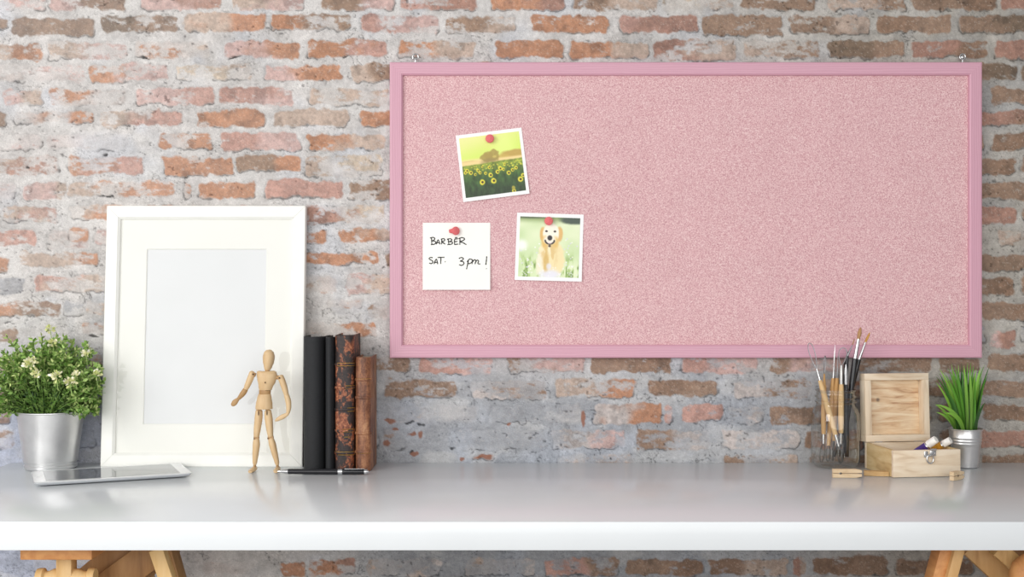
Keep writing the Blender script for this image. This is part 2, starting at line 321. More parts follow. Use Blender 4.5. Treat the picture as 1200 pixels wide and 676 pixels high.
for (tx, bx, w, y, m) in ((150, 90, .052, -.50, w_dk), (186, 122, .056, -.52, w_md), (200, 140, .05, -.47, w_dk)):
    a = at(tx, 636, y); a.z = -.088; b = at(bx, 690, y); a = ext(b, a, -.088)
    if m is w_md: pass
    e = ext(a, b, -.24)
    MB().beam(a, e, w, .02).build('brace', w_dk, lt)
y = -.565; a = at(186, 640, y); b = at(203, 690, y); MB().beam(ext(a, b, -.076), ext(a, b, FLOOR_Z+.002), .026, .045).build('leg', w_lt, lt)
y = -.54; a = at(199, 640, y); b = at(213, 690, y); MB().beam(ext(a, b, -.076), ext(a, b, FLOOR_Z+.002), .016, .045).build('leg', w_dk, lt)
y = -.56; a = at(60, 640, y); b = at(20, 720, y); bb = ext(a, b, FLOOR_Z+.002); MB().beam(at(78, 690, y), bb, .026, .03).build('leg', w_lt, lt)
a = Vector((pa.x, -.12, -.076)); MB().beam(a, (pa.x, -.12, FLOOR_Z+.002), .03, .03).build('post', w_lt, lt)

rt = thing('trestle', 'honey coloured wooden trestle under the right end of the desk', 'trestle', (.93, -.38, FLOOR_Z))
y = -.62
a = at(1107, 640, y); b = at(1093, 692, y); MB().beam(ext(a, b, -.061), ext(a, b, FLOOR_Z+.002), .028, .04).build('leg', w_or, rt)
y = -.63; a = at(1120, 640, y); b = at(1106, 692, y); MB().beam(ext(a, b, -.061), ext(a, b, FLOOR_Z+.002), .018, .045).build('leg', w_md, rt)
for (ax, bx, w, y, m, ze) in ((1142, 1196, .05, -.52, w_md, -.18), (1166, 1224, .03, -.56, w_lt, -.2), (1190, 1250, .045, -.50, w_dk, -.2), (1212, 1272, .03, -.54, w_or, -.2)):
    a = at(ax, 640, y); b = at(bx, 690, y); MB().beam(ext(a, b, -.078), ext(a, b, ze), w, .022).build('brace', m, rt)
y = -.6; MB().tube([at(1206, 650, y), at(1203, 656, y), at(1199, 664, y), at(1197, 672, y), at(1198, 690, y), at(1200, 705, y)], [.008, .014, .02, .022, .022, .01], 20).build('turned_knob', w_or, rt)
a = at(1224, 640, -.42); MB().beam((a.x, -.42, -.051), (a.x, -.42, FLOOR_Z+.002), .04, .06).build('post', w_dk, rt)
for s_ in (-1, 1): MB().beam((a.x, -.3+.26*s_, -.3), (a.x+.02, -.3+.26*s_, FLOOR_Z+.002), .03, .04).build('leg', w_md, rt)
MB().box((.99, -.36, -.0605), (.44, .30, .019), bev=.002).build('top_beam', w_or, rt)
MB().box((a.x-.04, -.34, -.30), (.1, .56, .022), bev=.002).build('cross_board', w_or, rt)

# ------------------------------------------------------------------ PICTURE FRAME (leaning)
frm_white = plain('white_painted_wood', (241,241,235), .35, var=.012, nscale=25)
mat_board = plain('mat_board', (236,235,229), .8, var=.006, nscale=10)
art_paper = plain('blank_paper', (223,224,225), .7, var=.006, nscale=10)
def glass_thin(name, tint=(1,1,1,1), rough=0, base=.04, edge_=(1,1,1,1), power=5):
    t = NT(name); t.t.nodes.remove(t.b)
    lw = t.n('ShaderNodeLayerWeight'); lw.inputs['Blend'].default_value = .5
    pw = t.n('ShaderNodeMath', operation='POWER'); t.l(lw.outputs['Facing'], pw.inputs[0]); pw.inputs[1].default_value = power
    fm = t.n('ShaderNodeMath', operation='MULTIPLY_ADD'); t.l(pw.outputs[0], fm.inputs[0]); fm.inputs[1].default_value = .9; fm.inputs[2].default_value = base
    tc_ = t.n('ShaderNodeMix', data_type='RGBA'); p2 = t.n('ShaderNodeMath', operation='POWER'); t.l(lw.outputs['Facing'], p2.inputs[0]); p2.inputs[1].default_value = 3.6
    t.l(p2.outputs[0], tc_.inputs[0]); tc_.inputs[6].default_value = tint; tc_.inputs[7].default_value = edge_
    tr = t.n('ShaderNodeBsdfTransparent'); t.l(tc_.outputs[2], tr.inputs['Color'])
    gl = t.n('ShaderNodeBsdfGlossy'); gl.inputs['Roughness'].default_value = rough
    mx = t.n('ShaderNodeMixShader'); t.l(fm.outputs[0], mx.inputs[0]); t.l(tr.outputs[0], mx.inputs[1]); t.l(gl.outputs[0], mx.inputs[2])
    t.l(mx.outputs[0], t.out.inputs['Surface']); return t.m
pane = glass_thin('pane_glass', (.985,.99,.985,1), .0)
dark_gap = plain('joint_shadow', (120,118,108), .9)
fr = thing('picture_frame', 'large white picture frame with empty white mat leaning on the brick wall', 'picture frame', (-.711, -.055, 0))
FW, FH = .4625, .6025; lean = math.atan2(.045, .6)
R = Matrix.Rotation(-lean, 3, 'X')      # top tips back towards the wall
FO = Vector((-.711, -.067, 0.0))
def FP(u, v, d): return FO+R @ Vector((u, d, v))   # u across, v up, d depth behind the front face
def fpoly(mb, prof, inner, outer=None): pass
W_ = .0315
corners_o = [(-FW/2, 0), (FW/2, 0), (FW/2, FH), (-FW/2, FH)]
prof = [(0, .022), (0, .0015), (.0015, 0), (.026, 0), (W_, .004), (W_, .0125)]   # (inset from the outer edge, depth)
for i in range(4):
    mb = MB(); vs = []; o0 = corners_o[i]; o1 = corners_o[(i+1) % 4]
    for (ins, dp) in prof:
        for (cu, cv) in (o0, o1):
            su = -1 if cu > 0 else 1; sv = -1 if cv > FH/2 else 1
            g = .00025
            along = Vector((o1[0]-o0[0], o1[1]-o0[1])).normalized(); sgn = 1 if (cu, cv) == o0 else -1
            vs.append(FP(cu+su*ins+along.x*sgn*g, cv+sv*ins+along.y*sgn*g, dp))
    n = len(prof); fs = [(2*k, 2*k+1, 2*k+3, 2*k+2) for k in range(n-1)]+[(2*n-2, 2*n-1, 1, 0)]
    fs += [tuple(2*k for k in range(n)), tuple(2*k+1 for k in range(n))]
    mb.add(vs, fs); mb.build('frame_rail' if i % 2 == 0 else 'frame_stile', frm_white, fr, smooth=False)
# mat with a bevelled window, blank sheet behind, backing board, glass
k = 500*1.0165
ou0, ou1 = (168-238.5)/k, (310.5-238.5)/k; ov0, ov1 = (546.5-498)/k/math.cos(lean), (546.5-291)/k
A = [(-FW/2+.02, .02), (FW/2-.02, .02), (FW/2-.02, FH-.02), (-FW/2+.02, FH-.02)]
Bq = [(ou0, ov0), (ou1, ov0), (ou1, ov1), (ou0, ov1)]; Cq = [(ou0+.002, ov0+.002), (ou1-.002, ov0+.002), (ou1-.002, ov1-.002), (ou0+.002, ov1-.002)]
mb = MB(); vs = [FP(u, v, .0085) for u, v in A]+[FP(u, v, .0085) for u, v in Bq]+[FP(u, v, .0105) for u, v in Cq]
mb.add(vs, [(i, (i+1) % 4, (i+1) % 4+4, i+4) for i in range(4)]+[(i+4, (i+1) % 4+4, (i+1) % 4+8, i+8) for i in range(4)]).build('mat', mat_board, fr, smooth=False)
mb = MB(); mb.add([FP(u, v, .011) for u, v in A], [(0, 1, 2, 3)]).build('blank_sheet', art_paper, fr, smooth=False)
mb = MB(); mb.add([FP(u, v, .015) for u, v in A]+[FP(u, v, .019) for u, v in A], [(0,1,2,3), (7,6,5,4), (0,1,5,4), (1,2,6,5), (2,3,7,6), (3,0,4,7)]).build('backing_board', plain('hardboard', (120,90,62), .8), fr, smooth=False)
G = [(-FW/2+.029, .029), (FW/2-.029, .029), (FW/2-.029, FH-.029), (-FW/2+.029, FH-.029)]
MB().add([FP(u, v, .006) for u, v in G], [(0, 1, 2, 3)]).build('glass_pane', pane, fr, smooth=False)

# ------------------------------------------------------------------ PINBOARD
def pinkframe():
    t = NT('pink_painted_wood'); v = t.coords((1, 1, 1)); f = t.noise(v, 160, 4)
    w = t.n('ShaderNodeTexWave'); w.inputs['Scale'].default_value = 60; w.inputs['Distortion'].default_value = 6; w.inputs['Detail'].default_value = 3; w.bands_direction = 'Z'
    t.l(t.coords((.12, 1, 1)), w.inputs['Vector'])
    t.l(t.ramp(w.outputs['Fac'], [(.0, (206,154,171)), (1, (215,165,181))]), t.b.inputs['Base Color']); t.bump(w.outputs['Fac'], .1, .0006)
    t.set(Roughness=.42); return t.m
def pinkframe_v():
    t = NT('pink_painted_wood_upright')
    w = t.n('ShaderNodeTexWave'); w.inputs['Scale'].default_value = 60; w.inputs['Distortion'].default_value = 6; w.inputs['Detail'].default_value = 3; w.bands_direction = 'X'
    t.l(t.coords((1, 1, .12)), w.inputs['Vector'])
    t.l(t.ramp(w.outputs['Fac'], [(.0, (204,152,169)), (1, (213,163,179))]), t.b.inputs['Base Color']); t.bump(w.outputs['Fac'], .1, .0006)
    t.set(Roughness=.42); return t.m
def corkmat():
    t = NT('pink_cork'); v = t.coords(); f = t.noise(v, 430, 3, .8)
    g = t.noise(t.coords(loc=(3, 1, 2)), 12, 3)
    c = t.ramp(f, [(.30, (172,120,128)), (.42, (207,157,162)), (.51, (222,180,183)), (.60, (236,205,204)), (.72, (250,234,230))])
    mr = t.n('ShaderNodeMapRange'); t.l(g, mr.inputs['Value']); mr.inputs['To Min'].default_value = .95; mr.inputs['To Max'].default_value = 1.05
    mx = t.n('ShaderNodeVectorMath', operation='SCALE'); t.l(c, mx.inputs[0]); t.l(mr.outputs[0], mx.inputs['Scale'])
    t.l(mx.outputs[0], t.b.inputs['Base Color']); t.bump(f, .35, .0012); t.set(Roughness=.9, Specular_IOR_Level=.2); return t.m
YB = -.024
bd = thing('pinboard', 'large pink framed cork pinboard hanging on the brick wall', 'pinboard', (at(804, 419, YB).x, -.012, at(804, 419, YB).z))
p0 = at(456.5, 419.5, YB); p1 = at(1151.5, 72.5, YB)
x0, z0, x1, z1 = p0.x, p0.z, p1.x, p1.z; Wd = 15.5/504.3
pf, pfv = pinkframe(), pinkframe_v()
cs = [(x0, z0), (x1, z0), (x1, z1), (x0, z1)]
prof = [(0, -.002), (0, YB+.004), (.0012, YB+.001), (.004, YB), (Wd-.004, YB), (Wd-.001, YB+.002), (Wd, YB+.005), (Wd, -.004)]
for i in range(4):
    vs = []; o0 = cs[i]; o1 = cs[(i+1) % 4]
    for ins, yy in prof:
        for cu, cv in (o0, o1):
            su = -1 if cu > (x0+x1)/2 else 1; sv = -1 if cv > (z0+z1)/2 else 1
            vs.append((cu+su*ins, yy, cv+sv*ins))
    n = len(prof); fs = [(2*k, 2*k+1, 2*k+3, 2*k+2) for k in range(n-1)]+[(2*n-2, 2*n-1, 1, 0)]+[tuple(2*k for k in range(n)), tuple(2*k+1 for k in range(n))]
    MB().add(vs, fs).build('frame_rail' if i % 2 == 0 else 'frame_stile', pf if i % 2 == 0 else pfv, bd, smooth=False)
YC = -.015    # cork face
MB().box(((x0+x1)/2, (YC-.004)/2, (z0+z1)/2), (x1-x0-2*Wd+.002, -YC-.004, z1-z0-2*Wd+.002)).build('cork_panel', corkmat(), bd, smooth=False)
steel = plain('bright_steel', (205,205,205), .25, 1, var=.05)
def ring(c, R_, r, mb, n=28):
    pts = [(c.x+R_*math.cos(2*PI*i/n), c.y, c.z+R_*math.sin(2*PI*i/n)) for i in range(n+1)]; return mb.tube(pts, r, 8)
for px in (487, 1128):
    c = at(px, 66.6, -.011); c.y = -.011; mb = ring(c, .0066, .0016, MB())
    mb.tube([c+Vector((0,0,-.007)), c+Vector((0,0,-.016))], .0018, 8)
    if px > 1000: mb.lathe(c+Vector((0, .003, 0)), [(0, .003), (.003, .0028), (.0048, .001), (.0048, -.001), (0, -.001)], 20, Matrix.Rotation(PI/2, 3, 'X'))
    mb.build('hanging_ring', steel, bd)

# ---- things pinned on the board
paper_w = plain('photo_paper', (250,250,248), .5, var=.004)
note_m = plain('note_paper', (250,250,243), .7, var=.006, nscale=12)
def quadsheet(P, lift, n=12):
    """paper sheet between 4 photo points TL TR BR BL at the cork face, slightly curled"""
    q = [at(px, py, YC) for px, py in P]
    def S(u, v, off=0):
        p = (q[0]*(1-u)+q[1]*u)*(1-v)+(q[3]*(1-u)+q[2]*u)*v
        return Vector((p.x, YC-.0012-lift*(v**2)-off, p.z))
    return S
def sheet_mesh(S, n=14, th=.0004):
    mb = MB()
    for off in (0, -th):
        vs = [S(i/n, j/n, off) for j in range(n+1) for i in range(n+1)]
        mb.add(vs, [(j*(n+1)+i, j*(n+1)+i+1, (j+1)*(n+1)+i+1, (j+1)*(n+1)+i) for j in range(n) for i in range(n)])
    m = (n+1)**2; rim = [i for i in range(n+1)]+[j*(n+1)+n for j in range(1, n+1)]+[n*(n+1)+i for i in range(n-1, -1, -1)]+[j*(n+1) for j in range(n-1, 0, -1)]
    mb.f += [(rim[k], rim[(k+1) % len(rim)], rim[(k+1) % len(rim)]+m, rim[k]+m) for k in range(len(rim))]
    return mb
def picture(S, img, name, parent, ins):
    n = img.shape[0]-1; e = np.linspace(0, 1, n+1); mb = MB(); (u0, u1, v0, v1) = ins
    vs = [S(u0+(u1-u0)*e[i], v0+(v1-v0)*e[j], .0003) for j in range(n+1) for i in range(n+1)]
    mb.add(vs, [(j*(n+1)+i, j*(n+1)+i+1, (j+1)*(n+1)+i+1, (j+1)*(n+1)+i) for j in range(n) for i in range(n)])
    mb.c = [tuple(c) for c in sl(img.reshape(-1, 3))]
    return mb.build(name, M['print'], parent, cols=True)
M['print'] = vcol('printed_image', .45)
N = 150; e = np.linspace(0, 1, N+1); U, V = np.meshgrid(e, e)
def lay(img, m, c): return img*(1-m[..., None])+np.array(c, float)*m[..., None]
def blob(u, v, ru, rv, soft=.2, wob=.0, k=0):
    d = np.hypot((U-u)/ru, (V-v)/rv)+wob*(fbm(U*100, V*100, 9, 3, k)-.5); return sstep(1+soft, 1-soft, d)
# sunflower field
img = np.zeros((N+1, N+1, 3)); img[:] = (216,238,108)
img = lay(img, sstep(.5, 0, V+U*.25)*.8, (246,240,170)); img = lay(img, sstep(.35, .05, np.hypot(U-.72, V-.22))*.6, (238,252,150))
img = lay(img, sstep(.34, .41, V), (246,226,160)); 
img = lay(img, blob(.9, .36, .26, .07, .25, .3, 3), (196,164,84)); img = lay(img, blob(.7, .39, .1, .04, .4, .3, 4)*.8, (206,178,90)); img = lay(img, blob(.1, .42, .16, .025, .4, .4, 5)*.8, (190,160,90))
img = lay(img, sstep(.38, .42, V), (244,216,150)*np.ones(3))
for (a, b, c_, d_) in ((.40,.37,.07,.08),(.46,.33,.08,.07),(.53,.31,.06,.06),(.58,.36,.05,.07),(.5,.39,.1,.05)): img = lay(img, blob(a, b, c_, d_, .25, 1.1, int(a*60))*.9, (172,150,76))
img = lay(img, blob(.55, .37, .03, .02, .5, .6, 17)*.6, (226,206,110)); img = lay(img, blob(.46, .44, .14, .05, .5, .4, 8)*.6, (150,132,80))
hz = .47-.03*U+.012*(fbm(U*100, V*0, 6, 2, 9)-.5); fld = sstep(hz-.01, hz+.015, V)
gcol = np.array((138,156,58.))*(1-sstep(.45, .72, V))[..., None]+np.array((62,92,44.))*(sstep(.45, .72, V))[..., None]
gcol = gcol*(1-sstep(.68, 1, V)*.5)[..., None]+np.array((34,46,38.))*(sstep(.68, 1, V)*.5)[..., None]
gcol = gcol*(.6+.8*fbm(U*130, V*70, 6, 3, 10))[..., None]; img = img*(1-fld[..., None])+gcol*fld[..., None]
for (a, b) in [(random.random(), random.uniform(.48, .57)) for _ in range(46)]: img = lay(img, blob(a, b, .014, .009, .5)*.8, (224,220,80))
for (a, b, r) in ((.07,.55,.03),(.13,.59,.032),(.04,.58,.024),(.25,.57,.026),(.28,.61,.024),(.44,.54,.024),(.37,.63,.024),(.45,.67,.036),(.57,.63,.032),(.62,.58,.032),(.67,.6,.024),(.75,.67,.036),(.82,.63,.03),(.88,.6,.026),(.3,.77,.042),(.49,.77,.042),(.93,.8,.04),(.98,.74,.03),(.8,.98,.03),(.2,.63,.024),(.7,.52,.02),(.33,.52,.018)):
    img = lay(img, blob(a, b, r, r*1.1, .3, .5, int(a*90)), (236,222,64)); img = lay(img, blob(a+.004, b+.002, r*.48, r*.5, .3), (70,58,30))
img = lay(img, blob(.8, .93, .03, .035, .3, .4), (170,160,60)); IMG1 = np.clip(img, 0, 255)
# golden retriever in a meadow
img = np.zeros((N+1, N+1, 3)); img[:] = (222,236,190)
img = img+((fbm(U*100, V*100, 30, 2, 21)-.5)*50)[..., None]*np.array((1, .6, 1.1))
img = lay(img, sstep(.13, 0, V), (146,166,108)); img = lay(img, blob(.9, .04, .22, .07, .3, .3, 3), (74,88,76)); img = lay(img, blob(.15, .0, .3, .03, .6), (96,110,80))
gr = fbm(U*100, V*28, 4.5, 3, 22); img = lay(img, sstep(.45, .65, gr)*sstep(.5, .85, V)*.75, (160,192,104)); img = lay(img, sstep(.62, .7, gr)*sstep(.6, .8, V)*.6, (96,128,60))
img = lay(img, blob(.04, .48, .09, .09, .6)*.8, (255,255,255))
for _ in range(70): a, b = random.random(), random.uniform(.35, 1); img = lay(img, blob(a, b, .012, .012, .5)*.8, random.choice([(255,255,255), (226,222,240), (250,250,240)]))
hair = fbm(U*120, V*45, 6, 3, 23)
img = lay(img, blob(.52, .66, .19, .36, .12, .35, 30), (250,236,196)); img = lay(img, blob(.63, .72, .13, .26, .2, .4, 31), (246,228,176)); img = lay(img, blob(.36, .8, .07, .2, .3, .4, 32)*.9, (248,240,214))
img = lay(img, blob(.5, .58, .13, .27, .4, .7, 33)*sstep(.4, .6, hair), (230,200,138)); img = lay(img, blob(.46, .76, .04, .17, .5, .7, 34)*.8, (214,176,98))
img = lay(img, blob(.385, .28, .05, .12, .2, .3), (226,184,112)); img = lay(img, blob(.665, .28, .055, .12, .2, .3), (228,186,116))
img = lay(img, blob(.52, .27, .135, .165, .1, .1), (253,247,228)); img = lay(img, blob(.42, .42, .05, .1, .5, .5), (230,190,110)*np.ones(3)); img = lay(img, blob(.6, .43, .05, .1, .5, .5), (232,196,120)*np.ones(3))
img = lay(img, blob(.5, .38, .1, .07, .3), (250,240,220))
for a in (.445, .585): img = lay(img, blob(a, .235, .022, .016, .3), (52,42,36))
img = lay(img, blob(.505, .345, .04, .042, .25), (40,38,40))
for k_ in range(15): a = PI*k_/14; img = lay(img, blob(.505-.075*math.cos(a), .39+.055*math.sin(a), .013, .014, .4), (46,42,42))
img = lay(img, blob(.505, .425, .035, .016, .3), (244,226,222)); img = lay(img, blob(.505, .48, .022, .02, .4), (78,60,50))
img = lay(img, blob(.53, .96, .16, .08, .5, .4, 35)*.9, (234,234,246)); img = lay(img, blob(.5, .82, .04, .05, .5, .5, 36)*.8, (232,230,240))
for _ in range(30): a, b = random.random(), random.uniform(.78, 1); img = lay(img, blob(a, b, .01, .012, .5)*.7, (250,250,250))
IMG2 = np.clip(img, 0, 255)

tk = at(578, 237, YC)
ph = thing('photo_print', 'square photo print of a sunflower field at sunset, tilted on the pinboard', 'photo', (tk.x, YC, tk.z))
S = quadsheet([(534, 159), (611, 149.5), (620.5, 227), (543, 237)], .004)
sheet_mesh(S).build('photo_border', paper_w, ph); picture(S, IMG1, 'picture', ph, (.045, .955, .05, .945))
tk = at(644, 329, YC)
ph = thing('photo_print', 'square photo print of a golden retriever sitting in a meadow, pinned to the pinboard', 'photo', (tk.x, YC, tk.z))
S = quadsheet([(606, 249), (684, 251.5), (681.5, 330), (603, 328)], .004)
sheet_mesh(S).build('photo_border', paper_w, ph); picture(S, IMG2, 'picture', ph, (.05, .95, .055, .945))
tk = at(535, 340, YC)
nt = thing('paper_note', 'white square paper note with a handwritten barber appointment on the pinboard', 'note', (tk.x, YC, tk.z))
S = quadsheet([(495.5, 261), (574.5, 261), (574.5, 339.5), (495.5, 339.5)], .006)
sheet_mesh(S).build('sheet', note_m, nt)
ST = [[(140,190),(143,245)],[(128,196),(150,190),(166,198),(160,211),(143,218)],[(143,218),(168,222),(173,235),(160,245),(135,247)],
 [(178,245),(192,210),(208,245)],[(181,233),(206,231)],[(222,205),(220,245)],[(214,206),(235,200),(246,210),(236,221),(222,225),(249,244)],
 [(272,205),(277,244)],[(262,206),(290,201),(301,210),(292,220),(276,224),(300,226),(307,235),(296,244),(266,248)],
 [(322,206),(322,246)],[(322,204),(352,201)],[(322,225),(346,222)],[(320,247),(353,243)],[(325,193),(346,191)],
 [(366,200),(364,249)],[(355,201),(380,192),(401,200),(393,214),(366,224),(390,233),(416,248)],
 [(150,351),(130,350),(122,361),(146,375),(151,388),(139,398),(122,394)],[(160,402),(178,362),(190,402)],[(163,389),(188,387)],[(188,350),(243,348)],[(215,350),(213,400)],[(246,382),(252,384)],
 [(356,359),(376,350),(393,358),(382,373),(366,378),(390,383),(397,397),(382,412),(358,407)],
 [(433,372),(418,442)],[(422,386),(440,363),(463,368),(460,385),(442,398),(428,397)],[(468,368),(460,402)],[(465,384),(481,368),(491,376),(484,402)],[(487,386),(504,370),(513,380),(507,397),(526,402)],
 [(577,340),(575,370),(570,408)],[(573,437),(577,439)]]
ink = plain('black_ink', (34,32,30), .6)
words = [MB(), MB(), MB()]
for si_, st in enumerate(ST):
    mb = words[0 if max(q[1] for q in st) < 260 else (1 if st[0][0] < 300 else 2)]
    p = [Vector((a, b, 0)) for a, b in st]; out = []
    for i in range(len(p)-1):
        a, b, c, d = p[max(i-1, 0)], p[i], p[i+1], p[min(i+2, len(p)-1)]
        for k_ in range(5):
            q = k_/5; out.append(.5*((2*b)+(c-a)*q+(2*a-5*b+4*c-d)*q*q+(3*b-a-3*c+d)*q**3))
    out.append(p[-1]); pts = []
    for q in out:
        P_ = (q.x/6.76+485, q.y/6.76+250); pts.append(S((P_[0]-495.5)/79, (P_[1]-261)/78.5, .0003))
    n_ = len(pts); mb.tube(pts, [(.00125*(.8+.35*math.sin(3+i*.9)**2), .00018) for i in range(n_)], 8)
for mb in words: mb.build('handwritten_word', ink, nt)
pinm = plain('coral_pin', (226,112,114), .75, var=.07, nscale=500, bump=.3)
for (px, py, what, st) in ((574, 162.5, 'coral red pin holding the sunflower photo', 0), (643, 259, 'coral red pin holding the retriever photo', 0), (532, 270.5, 'coral red pin seen with its stem holding the barber note', 1)):
    c = at(px, py, YC-.008); c.y = YC-.001
    p = thing('push_pin', what, 'pin', c, 'coral pins on the pinboard')
    Rx = Matrix.Rotation(PI/2, 3, 'X')
    if st: Rx = Matrix.Rotation(.45, 3, 'Z') @ Rx
    mb = MB(); mb.lathe(c, [(0, .0003), (.0048, .0004), (.0052, .002), (.0042, .004), (.005, .0055), (.0088, .0075), (.0100, .0095), (.0092, .0115), (.006, .0128), (0, .0132)], 28, Rx)
    if st: mb.tube([c+Vector((-.002, -.004, 0)), c+Vector((-.011, -.006, -.0005))], [.006, .004], 14)
    mb.build('pin_head', pinm, p)
    MB().tube([c+Vector((0, .0015, 0)), c+Vector((0, .009, 0))], .0006, 6).build('needle', steel, p)

# ------------------------------------------------------------------ LEFT PLANT
def galv(name, c=(196,196,196), rough=.3):
    t = NT(name); f = t.noise(t.coords((1, 1, .12)), 90, 4); g = t.noise(t.coords(), 28, 4)
    t.l(t.ramp(g, [(.3, tuple(v*.94 for v in c)), (.7, c)]), t.b.inputs['Base Color'])
    mr = t.n('ShaderNodeMapRange'); t.l(f, mr.inputs['Value']); mr.inputs['To Min'].default_value = rough-.06; mr.inputs['To Max'].default_value = rough+.1
    t.l(mr.outputs[0], t.b.inputs['Roughness']); t.bump(f, .06, .0005); t.set(Metallic=.82); return t.m
leafm = vcol('leaves', .5, Subsurface_Weight=0.0, Specular_IOR_Level=.3)
PC = Vector((-1.049, -.083, 0))
pl = thing('potted_plant', 'bushy green plant with cream flower tips in a tapered metal pot beside the white frame', 'plant', PC)
rt_, rb_ = .0735, .0570; ph_ = .130
prof = [(0, .0005), (rb_-.003, .0005), (rb_, .003), (rb_+.0005, .009), (rb_-.0015, .011), (rb_-.001, .015), (rb_+.0015, .0175), (rt_-.001, ph_-.003), (rt_+.0006, ph_-.0015), (rt_+.0006, ph_+.0005), (rt_-.001, ph_+.001), (rt_-.0022, ph_-.002), (rb_, .02), (0, .02)]
MB().lathe(PC, prof, 72).build('pot', galv('galvanised_metal', (224,224,224), .34), pl, ang=35)
MB().lathe(PC, [(0, .118), (.03, .119), (rt_-.004, .115), (rt_-.0045, .112), (0, .112)], 40).build('soil', plain('dark_soil', (60,50,38), .95, var=.4, nscale=150), pl)
def leaf(mb, p, d, L, w, col, up=None, bend=.0):
    d = Vector(d).normalized(); s_ = d.cross(up or Vector((random.uniform(-1, 1), random.uniform(-1, 1), random.uniform(-.3, 1))))
    if s_.length < 1e-3: s_ = d.cross(Vector((1, 0, 0)))
    s_.normalize(); n_ = s_.cross(d)
    vs = [p, p+d*L*.35+s_*w*.5+n_*bend*L, p+d*L*.75+s_*w*.42+n_*bend*L, p+d*L, p+d*L*.75-s_*w*.42+n_*bend*L, p+d*L*.35-s_*w*.5+n_*bend*L]
    mb.add(vs, [(0, 1, 2, 3), (0, 3, 4, 5)], tuple(col))
GR = [sl(c) for c in ((74,112,48), (104,144,62), (136,172,86), (168,196,116), (66,98,50), (192,206,132))]
fol = MB(); top = PC+Vector((0, 0, .118)); s_px = 514.7
def envelope(ax, az):   # limit in px from the pot top centre: ax sideways, az up
    return True
def put_stem(tip, base, rich=1.0):
    L = (tip-base).length; mid = (base+tip)/2+Vector((random.uniform(-.006, .006), random.uniform(-.006, .006), .02*L/.15+random.uniform(0, .012)))
    K = max(8, int(L/.0045)); pts = []
    for i in range(K+1):
        q = i/K; pts.append((base*(1-q)**2+mid*2*q*(1-q)+tip*q*q))
    for p in pts:
        p.y = min(p.y, -.006)
        if p.x > -.957: p.y = min(p.y, -.088)
    fol.tube(pts[::2] if len(pts[::2]) > 1 else pts, .0007, 4, col=tuple(GR[2]*.8), caps=False)
    for i in range(2, K+1):
        q = i/K; p = pts[i]; tan = (pts[i]-pts[i-1]).normalized()
        if random.random() < .22: continue
        for s_ in range(3 if q > .45 else 2):
            r = Vector((random.gauss(0, 1), random.gauss(0, 1), random.gauss(0, .6))).normalized()
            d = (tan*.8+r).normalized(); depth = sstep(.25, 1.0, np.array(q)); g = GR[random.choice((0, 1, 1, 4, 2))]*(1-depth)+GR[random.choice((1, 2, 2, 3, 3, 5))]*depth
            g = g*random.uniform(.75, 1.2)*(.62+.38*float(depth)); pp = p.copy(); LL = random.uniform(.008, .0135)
            if pp.y+d.y*LL > -.004: d.y = -abs(d.y)
            leaf(fol, pp, d, LL, LL*random.uniform(.36, .52), np.clip(g, 0, 1), bend=random.uniform(-.1, .15))
# outline of the bush in photo pixels: angle from the pot top centre -> reach
OUT = [(-95,62),(-80,66),(-60,78),(-48,88),(-34,84),(-25,98),(-14,88),(-4,104),(4,100),(12,88),(24,96),(34,84),(46,88),(58,76),(70,66),(84,58),(100,54)]
def reach(deg):
    for i in range(len(OUT)-1):
        if OUT[i][0] <= deg <= OUT[i+1][0]:
            k_ = (deg-OUT[i][0])/(OUT[i+1][0]-OUT[i][0]); return OUT[i][1]*(1-k_)+OUT[i+1][1]*k_
    return 60
random.seed(5)
for i in range(300):
    deg = random.uniform(-90, 90)*(1 if i % 3 else .9); yaw = random.uniform(-1, 1); rr = reach(deg)/s_px*(random.uniform(.60, 1.04) if i > 90 else random.uniform(.9, 1.05))
    ca_ = math.radians(deg); depthy = math.sin(yaw*PI/2)*.098*min(1, rr/.12)*(1-.35*abs(yaw)); fade = math.sqrt(max(.15, 1-(depthy/.13)**2))
    tip = top+Vector((math.sin(ca_)*rr*fade, -depthy-.01, math.cos(ca_)*rr*fade+.004))
    tip.y = max(min(tip.y, -.008), -.19)
    base = top+Vector((math.sin(ca_)*random.uniform(.0, .055), random.uniform(-.05, .03), 0)); put_stem(tip, base)
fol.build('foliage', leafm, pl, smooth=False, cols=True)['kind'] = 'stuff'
flc = [sl(c) for c in ((244,240,206), (228,228,170), (252,250,232), (206,214,140))]
for (px, py, y, n_, R_) in tuple((a_, b_, c_-.045, int(d_*2.0), e_*1.15) for a_, b_, c_, d_, e_ in ((62,403,-.10,16,.011),(36,427,-.15,30,.016),(66,441,-.17,20,.011),(82,448,-.16,24,.013),(88,440,-.15,10,.009),(101,416,-.08,12,.009),(113,440,-.09,14,.010),(59,386,-.07,12,.009),(43,439,-.16,14,.009))):
    fb = MB(); c = at(px, py, y)
    for _ in range(n_):
        d = Vector((random.gauss(0, 1), random.gauss(-.4, 1), random.gauss(.6, 1))).normalized(); p = c+d*R_*random.uniform(.1, .7)
        leaf(fb, p, d, random.uniform(.007, .010), random.uniform(.005, .007), random.choice(flc))
    fb.tube([c, c+Vector((0, .01, -.03))], .0008, 5, col=tuple(GR[3]))
    fb.build('flower_cluster', leafm, pl, smooth=False, cols=True)['label'] = 'cream flower cluster'

